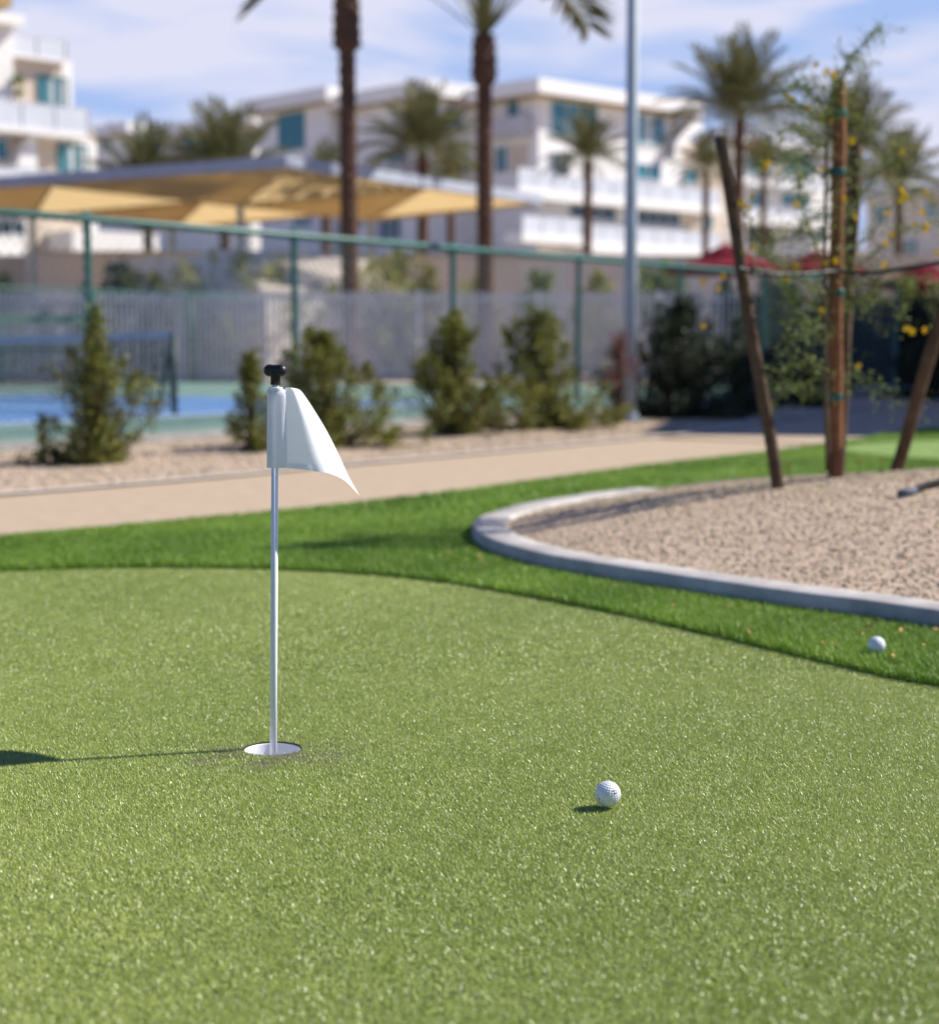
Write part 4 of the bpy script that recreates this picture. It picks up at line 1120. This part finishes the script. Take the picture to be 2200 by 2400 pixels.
# -- taupe block far right
B6 = Bld(2420, 415, 118, 'taupe apartment block with grey roof at the right edge behind the stakes')
B6.part('wall', 'stucco_taupe', (0, 10, 0, B6.hit('L', 2030, 480)[0], 0, B6.ztop-.7)); 
B6.part('roof', 'stucco_grey', (-.7, 10.7, -.7, B6.hit('L', 2030, 480)[0]+.5, B6.ztop-.69, B6.ztop))
B6.window('L', 2050, 2080, 480, 520); B6.window('L', 2170, 2200, 470, 510); B6.window('L', 2120, 2150, 560, 600)
a_ = B6.hit('L', 2092, 440)[0]
B6.part('chimney', 'stucco', (.5, 2.0, a_-.9, a_+.9, B6.ztop+.001, B6.ztop+1.0))

# -- cream block at the left edge
BL = Bld(-330, 190, 72.5, 'cream and white apartment block with glass balconies at the left edge')
def X(px, py, off=0): return BL.hit('R', px, py, off)
xu = X(168, 200)[0]; xl_ = X(224, 360)[0]; zr = X(90, 136)[1]; zm = X(150, 300)[1]; zp = X(150, 575)[1]
BL.part('wall', 'stucco_cream', (.004, xl_, .004, 12, 0, zm-.01), (0, xu, 0, 12, zm, zr))
BL.part('corner_trim', 'stucco', (xu-.55, xu+.012, -.05, -.002, zm+.4, zr-.01), (xl_-.75, xl_+.012, -.05, -.002, 0, zm-.5))
BL.part('stair_tower', 'stucco', (X(-200,100)[0], X(14,100)[0], -.6, 6, zr+.003, X(8,62)[1]), (X(-200,100)[0], X(14,100)[0], -.6, -.003, zm, zr))
BL.part('tower_cap', 'roof_white', (X(-200,60)[0], X(58,60,1.2)[0], -1.2, 5, X(20,68)[1]+.01, X(20,44)[1]))
BL.part('upper_eave', 'soffit', (X(-300,0)[0], X(28,0,2.6)[0], -2.6, 4, X(0,12,2.6)[1], X(0,-50,2.6)[1]))
BL.part('eave_post', 'stucco_grey', (X(-12,60)[0], X(4,60)[0], -.55, -.1, X(0,44)[1]+.02, X(0,12,2.6)[1]-.01))
BL.window('R', 92, 152, 184, 242, split=3, curtain=True, frame='frame_teal'); BL.window('R', 138, 200, 342, 404, split=3, curtain=True, frame='frame_teal')
BL.window('R', -40, 14, 325, 372, split=2); BL.window('R', -30, 56, 518, 548, glass='glass_dark', split=3)
BL.balcony('R', 18, 160, 84, 138, .12, depth=.5)
BL.balcony('R', -200, 212, 232, 306, .2, depth=1.4)
BL.balcony('R', -200, 150, 388, 430, .2, depth=1.4)
BL.balcony('R', -200, 62, 546, 600, .35, depth=1.2, solid='stucco')
BL.part('podium', 'stucco', (X(112,560)[0], X(312,560)[0], -2.2, -.06, 0, X(200,548)[1]))
# curved side wing of the lower terrace
pv = []
for k in range(9):
    t = k/8; pv.append((X(18,370)[0] + (X(62,320)[0]-X(18,370)[0])*t, X(20,385)[1] + (X(62,312)[1]-X(20,385)[1])*math.sin(t*math.pi/2)))
cw_ = MB()
for k in range(8):
    (xa,za),(xb,zb_) = pv[k], pv[k+1]; zb0 = X(20,400)[1]
    cw_.add([(xa,-.9,zb0),(xb,-.9,zb0),(xb,-.9,zb_),(xa,-.9,za),(xa,-.06,zb0),(xb,-.06,zb0),(xb,-.06,zb_),(xa,-.06,za)], [(0,1,2,3),(4,7,6,5),(3,2,6,7)])
cw_.build('curved_wing', MT['stucco'], BL.root, local=True)
# pot plant on the balcony
bpx = X(42, 225, .8); wp = BL.o + rdir*bpx[0] - ldir*.8 + Vector((0,0,X(42,232,.8)[1]))
shrub('pot_plant', wp, 1.0, [(0,.12),(.5,.24),(1,.1)], 10, 30, .18, 'leaf_pale', 'green pot plant on the cream building balcony', cat='plant', seed=50)

# ------------------------------------------------------------------ unseen block added beyond the right edge to shade the path
sc_ = thing('shade_block', (10.5, 27, 0), 'plain block added out of view at the far right to shade the path', 'building')
poly = [(8.0,16.7),(13.5,15.4),(18.0,36.5),(12.5,38.0)]
MB().prism(poly, -.01, 5.3).build('wall', MT['stucco_taupe'], sc_)
MB().prism([(7.75,16.4),(13.75,15.0),(18.4,36.8),(12.3,38.4)], 5.302, 5.55).build('roof', MT['roof_white'], sc_)

# ------------------------------------------------------------------ red umbrellas
def umbrella():
    Y = 38; c_ = D(1700, 628, Y); zt_ = D(1690, 572, Y).z; ze = c_.z; hw = 1.24
    root = thing('patio_umbrella', (c_.x, Y, 0), 'red two tier patio umbrella directly behind the leaning stake', 'umbrella', 'red patio umbrellas')
    def hip(hw0, z0, hw1, z1, name, rot=.5):
        vs = []; 
        for h_, z in ((hw0, z0-.14), (hw0, z0), (hw1, z1)):
            for k in range(8):
                a = rot + 2*math.pi*k/8; vs.append((c_.x + h_*math.cos(a)*1.08, Y + h_*math.sin(a)*1.08, z))
        fs = [(i*8+k, i*8+(k+1) % 8, (i+1)*8+(k+1) % 8, (i+1)*8+k) for i in range(2) for k in range(8)]
        fs.append(tuple(16+k for k in range(8)))
        return MB().add(vs, fs).build(name, MT['fabric_red'], root)
    zmid = ze + (zt_-ze)*.52
    hip(hw, ze, .42, zmid, 'canopy'); hip(.52, zmid+.03, .05, zt_, 'vent_tier')
    MB().tube([(c_.x, Y, 0), (c_.x, Y, zt_+.06)], .035, 10).build('pole', MT['strap'], root, smooth=True)
    MB().lathe([(.32,0),(.32,.05),(.06,.10)], 20, (c_.x, Y, 0)).build('base', MT['strap'], root)
    return root
u0 = umbrella()
for (px, py, Y, lab) in ((1915, 632, 46, 'red patio umbrella beside the upright orange stake, half hidden'), (2165, 665, 42, 'red patio umbrella at the right edge behind the strap')):
    o = copy_tree(u0); p = D(px, py, Y); o.location = (p.x, Y, p.z - D(1700, 628, 38).z); o['label'] = lab
    if o.location.z > 0: o.location.z = min(o.location.z, .6)

# ------------------------------------------------------------------ stakes, strap and the young tree on the island
def stake(name, b, t, r, mat, label, ties=()):
    bz = float(mound_z(b.x, b.y)); root = thing(name, (b.x, b.y, bz), label, 'tree stake', 'wooden stakes round the young tree')
    d = (t - b).normalized(); b2 = b - d*((b.z - bz) + .10)/max(.3, d.z)
    n = 14; pts = []; rads = []
    for k in range(n+1):
        f = k/n; pts.append(b2.lerp(t, f) + Vector((.004*math.sin(f*9), .003*math.cos(f*7), 0))); rads.append(r*(1.05-.1*f)*(1+.03*math.sin(f*25)))
    MB().tube(pts, rads, 16).build('log', MT[mat], root, smooth=True)
    for f in ties:
        p = b.lerp(t, f); m = MB(); m.tube([p - d*.016, p - d*.012, p + d*.012, p + d*.016], [r*1.0, r*1.14, r*1.14, r*1.0], 16, False)
        # loop reaching to the thin trunk
        m.bar(p + Vector((-r*1.0, -.0, 0)), p + Vector((-r*2.2, .005, 0)), .004, .022); m.build('tie', MT['tie'], root)
    return root
b_l = D(1818, 1118, 6.55); t_l = D(1686, 318, 6.6)
b_c = D(1955, 1100, 6.85); t_c = D(1966, 190, 6.85)
b_r = D(2100, 1098, 7.0); t_r = D(2262, 560, 6.75)
b_k = D(1962, 1092, 7.1); t_k = D(2007, 342, 7.15)
stake('tree_stake', b_l, t_l, .024, 'wood_dark', 'dark wooden stake leaning to the left, out at the left of the young tree')
stake('tree_stake', b_c, t_c, .028, 'wood', 'upright orange brown stake tied to the young tree with green bands', ties=(.19,.46,.77,.92))
stake('tree_stake', b_r, t_r, .026, 'wood_dark', 'brown stake leaning out of the picture at the right edge')
stake('tree_stake', b_k, t_k, .028, 'wood_dark', 'shorter weathered stake tilting right just behind the orange one')
sp_pts = catmull([D(1728, 628, 6.43), D(1790, 641, 6.52), D(1880, 642, 6.68), D(1958, 636, 6.805), D(2040, 640, 6.79), D(2110, 630, 6.78), D(2235, 610, 6.75)], 8, False)
tag(MB().tube(sp_pts, .0085, 10).build('strap', MT['strap'], None, smooth=True), 'black rubber strap stretched between the wooden stakes', 'strap')

tb = D(1940, 1100, 6.83); tbz = float(mound_z(tb.x, tb.y))
tree = thing('young_tree', (tb.x, tb.y, tbz), 'young thin palo verde with yellow flowers tied to the orange stake', 'tree')
def pl(pts, Y0=6.82, wob=.0):
    return [D(x, y, Y0 + dy) for x, y, dy in pts]
trunk = pl([(1940,1104,0),(1934,900,-.02),(1932,700,-.02),(1934,500,0),(1938,330,-.01),(1948,215,0)])
MB().tube(catmull(trunk, 6, False), list(np.linspace(.010,.005,31)), 8).build('trunk', MT['twig'], tree, smooth=True)
br_px = [
 [(1948,215,0),(1985,150,.02),(2030,95,.05),(2068,58,.08)],
 [(1944,260,0),(1900,215,-.1),(1862,195,-.15)],
 [(1940,300,0),(1895,262,-.12),(1835,220,-.2)],
 [(1938,330,0),(1860,300,-.2),(1800,330,-.3)],
 [(1936,420,0),(1880,380,.1),(1815,372,.2),(1780,395,.25)],
 [(1934,640,0),(1905,560,-.1),(1876,470,-.15),(1866,410,-.2),(1840,360,-.2)],
 [(1936,560,0),(2010,470,.15),(2060,400,.2),(2110,350,.3)],
 [(1936,600,0),(2030,560,.2),(2100,470,.25),(2165,440,.3)],
 [(1934,680,0),(2040,600,.1),(2120,540,.15),(2205,520,.2)],
 [(1934,700,0),(1880,660,-.2),(1820,600,-.3),(1765,585,-.35)],
 [(1933,800,0),(1880,740,.2),(1850,690,.25),(1830,650,.3)],
 [(1933,780,0),(1990,720,.2),(2060,690,.25),(2135,765,.3)],
 [(1934,870,0),(1890,845,-.15),(1845,870,-.2),(1800,905,-.22)],
 [(1934,900,0),(1995,880,.1),(2060,925,.15),(2160,955,.2)],
 [(1934,930,0),(1890,905,.1),(1850,915,.15),(1800,960,.2)],
 [(1934,760,0),(1895,780,-.2),(1860,800,-.25)],
 [(1935,500,0),(1890,520,.2),(1850,560,.3),(1800,560,.3)],
 [(1942,240,0),(1990,270,.2),(2040,300,.25)],
 [(1936,450,0),(1985,400,.1),(2020,370,.1)],
 [(1934,690,0),(1800,600,.1),(1745,480,.1)],
 [(1934,640,0),(2000,640,.1),(2080,660,.15),(2190,650,.2)],
 [(1934,720,0),(1870,700,.2),(1850,760,.25),(1845,830,.25)],
 [(1946,225,0),(1975,180,-.05),(2000,140,-.1)],
 [(1938,350,0),(1905,330,.1),(1880,300,.15)],
 [(1934,740,0),(1990,700,.1),(2030,700,.15),(2070,640,.2)],
]
bm_ = MB(); LPn = []; rs = np.random.default_rng(77)
for bp2 in br_px:
    c_ = catmull(pl(bp2), 10, False); bm_.tube(c_, list(np.linspace(.0048,.0014,len(c_))), 5, False)
    for k in range(len(c_)):
        t = k/len(c_)
        for j in range(2 if t > .1 else 1):
            d_ = Vector(rs.normal(size=3)*np.array([1,.8,.8])).normalized()*rs.uniform(.03,.13)
            a = Vector(c_[k]); e = a + d_
            bm_.tube([a, e], [.0012,.0007], 3, False)
            for q_ in range(5):
                LPn.append(a.lerp(e, rs.uniform(.15,1.05)) + Vector(rs.normal(size=3)*.008))
# denser sprays close to the stake top and the middle
for (px, py, sp_, cnt) in ((1945,230,28,150),(1915,265,36,170),(1950,480,32,160),(1950,560,40,200),(1990,640,40,50),(2060,660,45,50),(1860,400,32,120),(2110,450,38,150),(1990,440,26,110)):
    for q_ in range(int(cnt*.6)):
        LPn.append(D(px + rs.normal()*sp_, py + rs.normal()*sp_*1.2, 6.82 + rs.normal()*.12))
bm_.build('branches', MT['twig_green'], tree)
V, Q = leaf_cloud(None, np.array([tuple(p) for p in LPn]) - np.array(WLOC[tree.name]), .017, .40)
o = np_mesh('foliage', V, np.zeros((0,3), int), Q, MT['leaf_pale']); o.parent = tree
fl_px = [(1957,170),(1953,180),(1850,230),(1843,226),(1858,234),(1893,252),(1925,280),(1946,281),(1798,380),(1797,384),(1737,470),(1733,478),(1750,484),(1762,460),(1873,412),(1865,480),(1925,395),(1980,466),(2005,510),(2115,357),(2112,445),(2118,458),(2110,470),(2122,466),(2170,450),(2143,527),(2172,530),(2168,540),(2080,500),(2090,550),(2075,570),(1765,580),(1940,612),(1932,618),(1955,605),(1868,628),(1862,620),(2072,622),(1693,648),(1685,676),(1648,660),(1842,652),(1647,765),(2125,770),(2138,778),(2166,774),(2012,857),(2195,590),(1998,327),(1925,728),(1995,330),(1912,150),(1936,168),(1790,395),(2160,500),(1960,610)]
bl = MB()
for (px, py) in fl_px:
    c_ = D(px, py, 6.76 + rs.normal()*.14)
    for k in range(5):
        a = 2*math.pi*k/5 + rs.uniform(0,1); tilt = rs.uniform(-.5,.5)
        d_ = Vector((math.cos(a), tilt, math.sin(a))); s2 = Vector((-math.sin(a), .2, math.cos(a))); r_f = .0135*rs.uniform(.8,1.2)
        bl.add([c_, c_ + d_*r_f*.6 + s2*r_f*.45, c_ + d_*r_f*1.15, c_ + d_*r_f*.6 - s2*r_f*.45], [(0,1,2,3)])
bl.build('blossoms', MT['petal'], tree)

# small items on the island
ip = [D(2106, 1188, 5.95), D(2140, 1182, 6.0), D(2175, 1174, 6.1), D(2240, 1166, 6.2), D(2420, 1150, 6.4)]
ip = [Vector((p.x, p.y, float(mound_z(p.x, p.y)) + .016)) for p in ip]
pi_ = thing('irrigation_pipe', ip[0], 'black irrigation pipe end lying on the gravel at the right edge', 'pipe')
MB().tube(catmull(ip[1:], 6, False), .013, 12).build('hose', MT['pipe'], pi_, smooth=True)
MB().tube([ip[0], ip[1] + Vector((.004,0,0))], [.012,.0145], 12).build('end_fitting', MT['fitting'], pi_, smooth=True)
for i, (px, py, pb, lab) in enumerate(((2126,1138,1166,'tiny red flower on a thin stalk beside the black pipe'),(1850,1093,1118,'tiny red flower at the crest right of the leaning stake'),(2012,1086,1112,'tiny orange red flower at the crest near the orange stake'),(2064,1088,1110,'tiny orange red flower at the crest left of the right stake'))):
    Yf = 6.0 if i == 0 else 6.9
    p = D(px, py, Yf); zb = float(mound_z(p.x, Yf)); top = Vector((p.x, Yf, max(p.z, zb + .05)))
    root = thing('red_flower', (p.x, Yf, zb), lab, 'flower', 'small red flowers on the island')
    MB().tube([(p.x, Yf, zb-.01), top], .0015, 5).build('stalk', MT['twig_green'], root)
    m = MB()
    for k in range(7):
        a = 2*math.pi*k/7; d_ = Vector((math.cos(a), math.sin(a), .5)); s2 = Vector((-math.sin(a), math.cos(a), 0))
        m.add([top, top + d_*.009 + s2*.006, top + d_*.017, top + d_*.009 - s2*.006], [(0,1,2,3)])
    m.build('petals', MT['red_flower'], root)

# ------------------------------------------------------------------ camera and render look
cd = bpy.data.cameras.new('camera'); cam = bpy.data.objects.new('camera', cd); COL.objects.link(cam)
cam.location = (0,0,H); cam.rotation_euler = (math.pi/2 - PITCH, 0, 0)
cd.sensor_fit = 'HORIZONTAL'; cd.sensor_width = 36; cd.lens = 36*F/2200.0
cd.clip_start = .05; cd.clip_end = 5000
cd.dof.use_dof = True; cd.dof.focus_distance = 2.93; cd.dof.aperture_fstop = cd.lens/19.0; cd.dof.aperture_blades = 0
S.camera = cam
S.view_settings.view_transform = 'Standard'; S.view_settings.look = 'None'; S.view_settings.exposure = 0.55; S.view_settings.gamma = 1
S.render.engine = 'CYCLES'
try:
    S.cycles.use_adaptive_sampling = True; S.cycles.adaptive_threshold = .01
    S.cycles.max_bounces = 6; S.cycles.diffuse_bounces = 3; S.cycles.glossy_bounces = 2; S.cycles.transmission_bounces = 3; S.cycles.transparent_max_bounces = 4
    S.cycles.caustics_reflective = False; S.cycles.caustics_refractive = False
    S.cycles.use_denoising = True
except Exception as e: print(e)
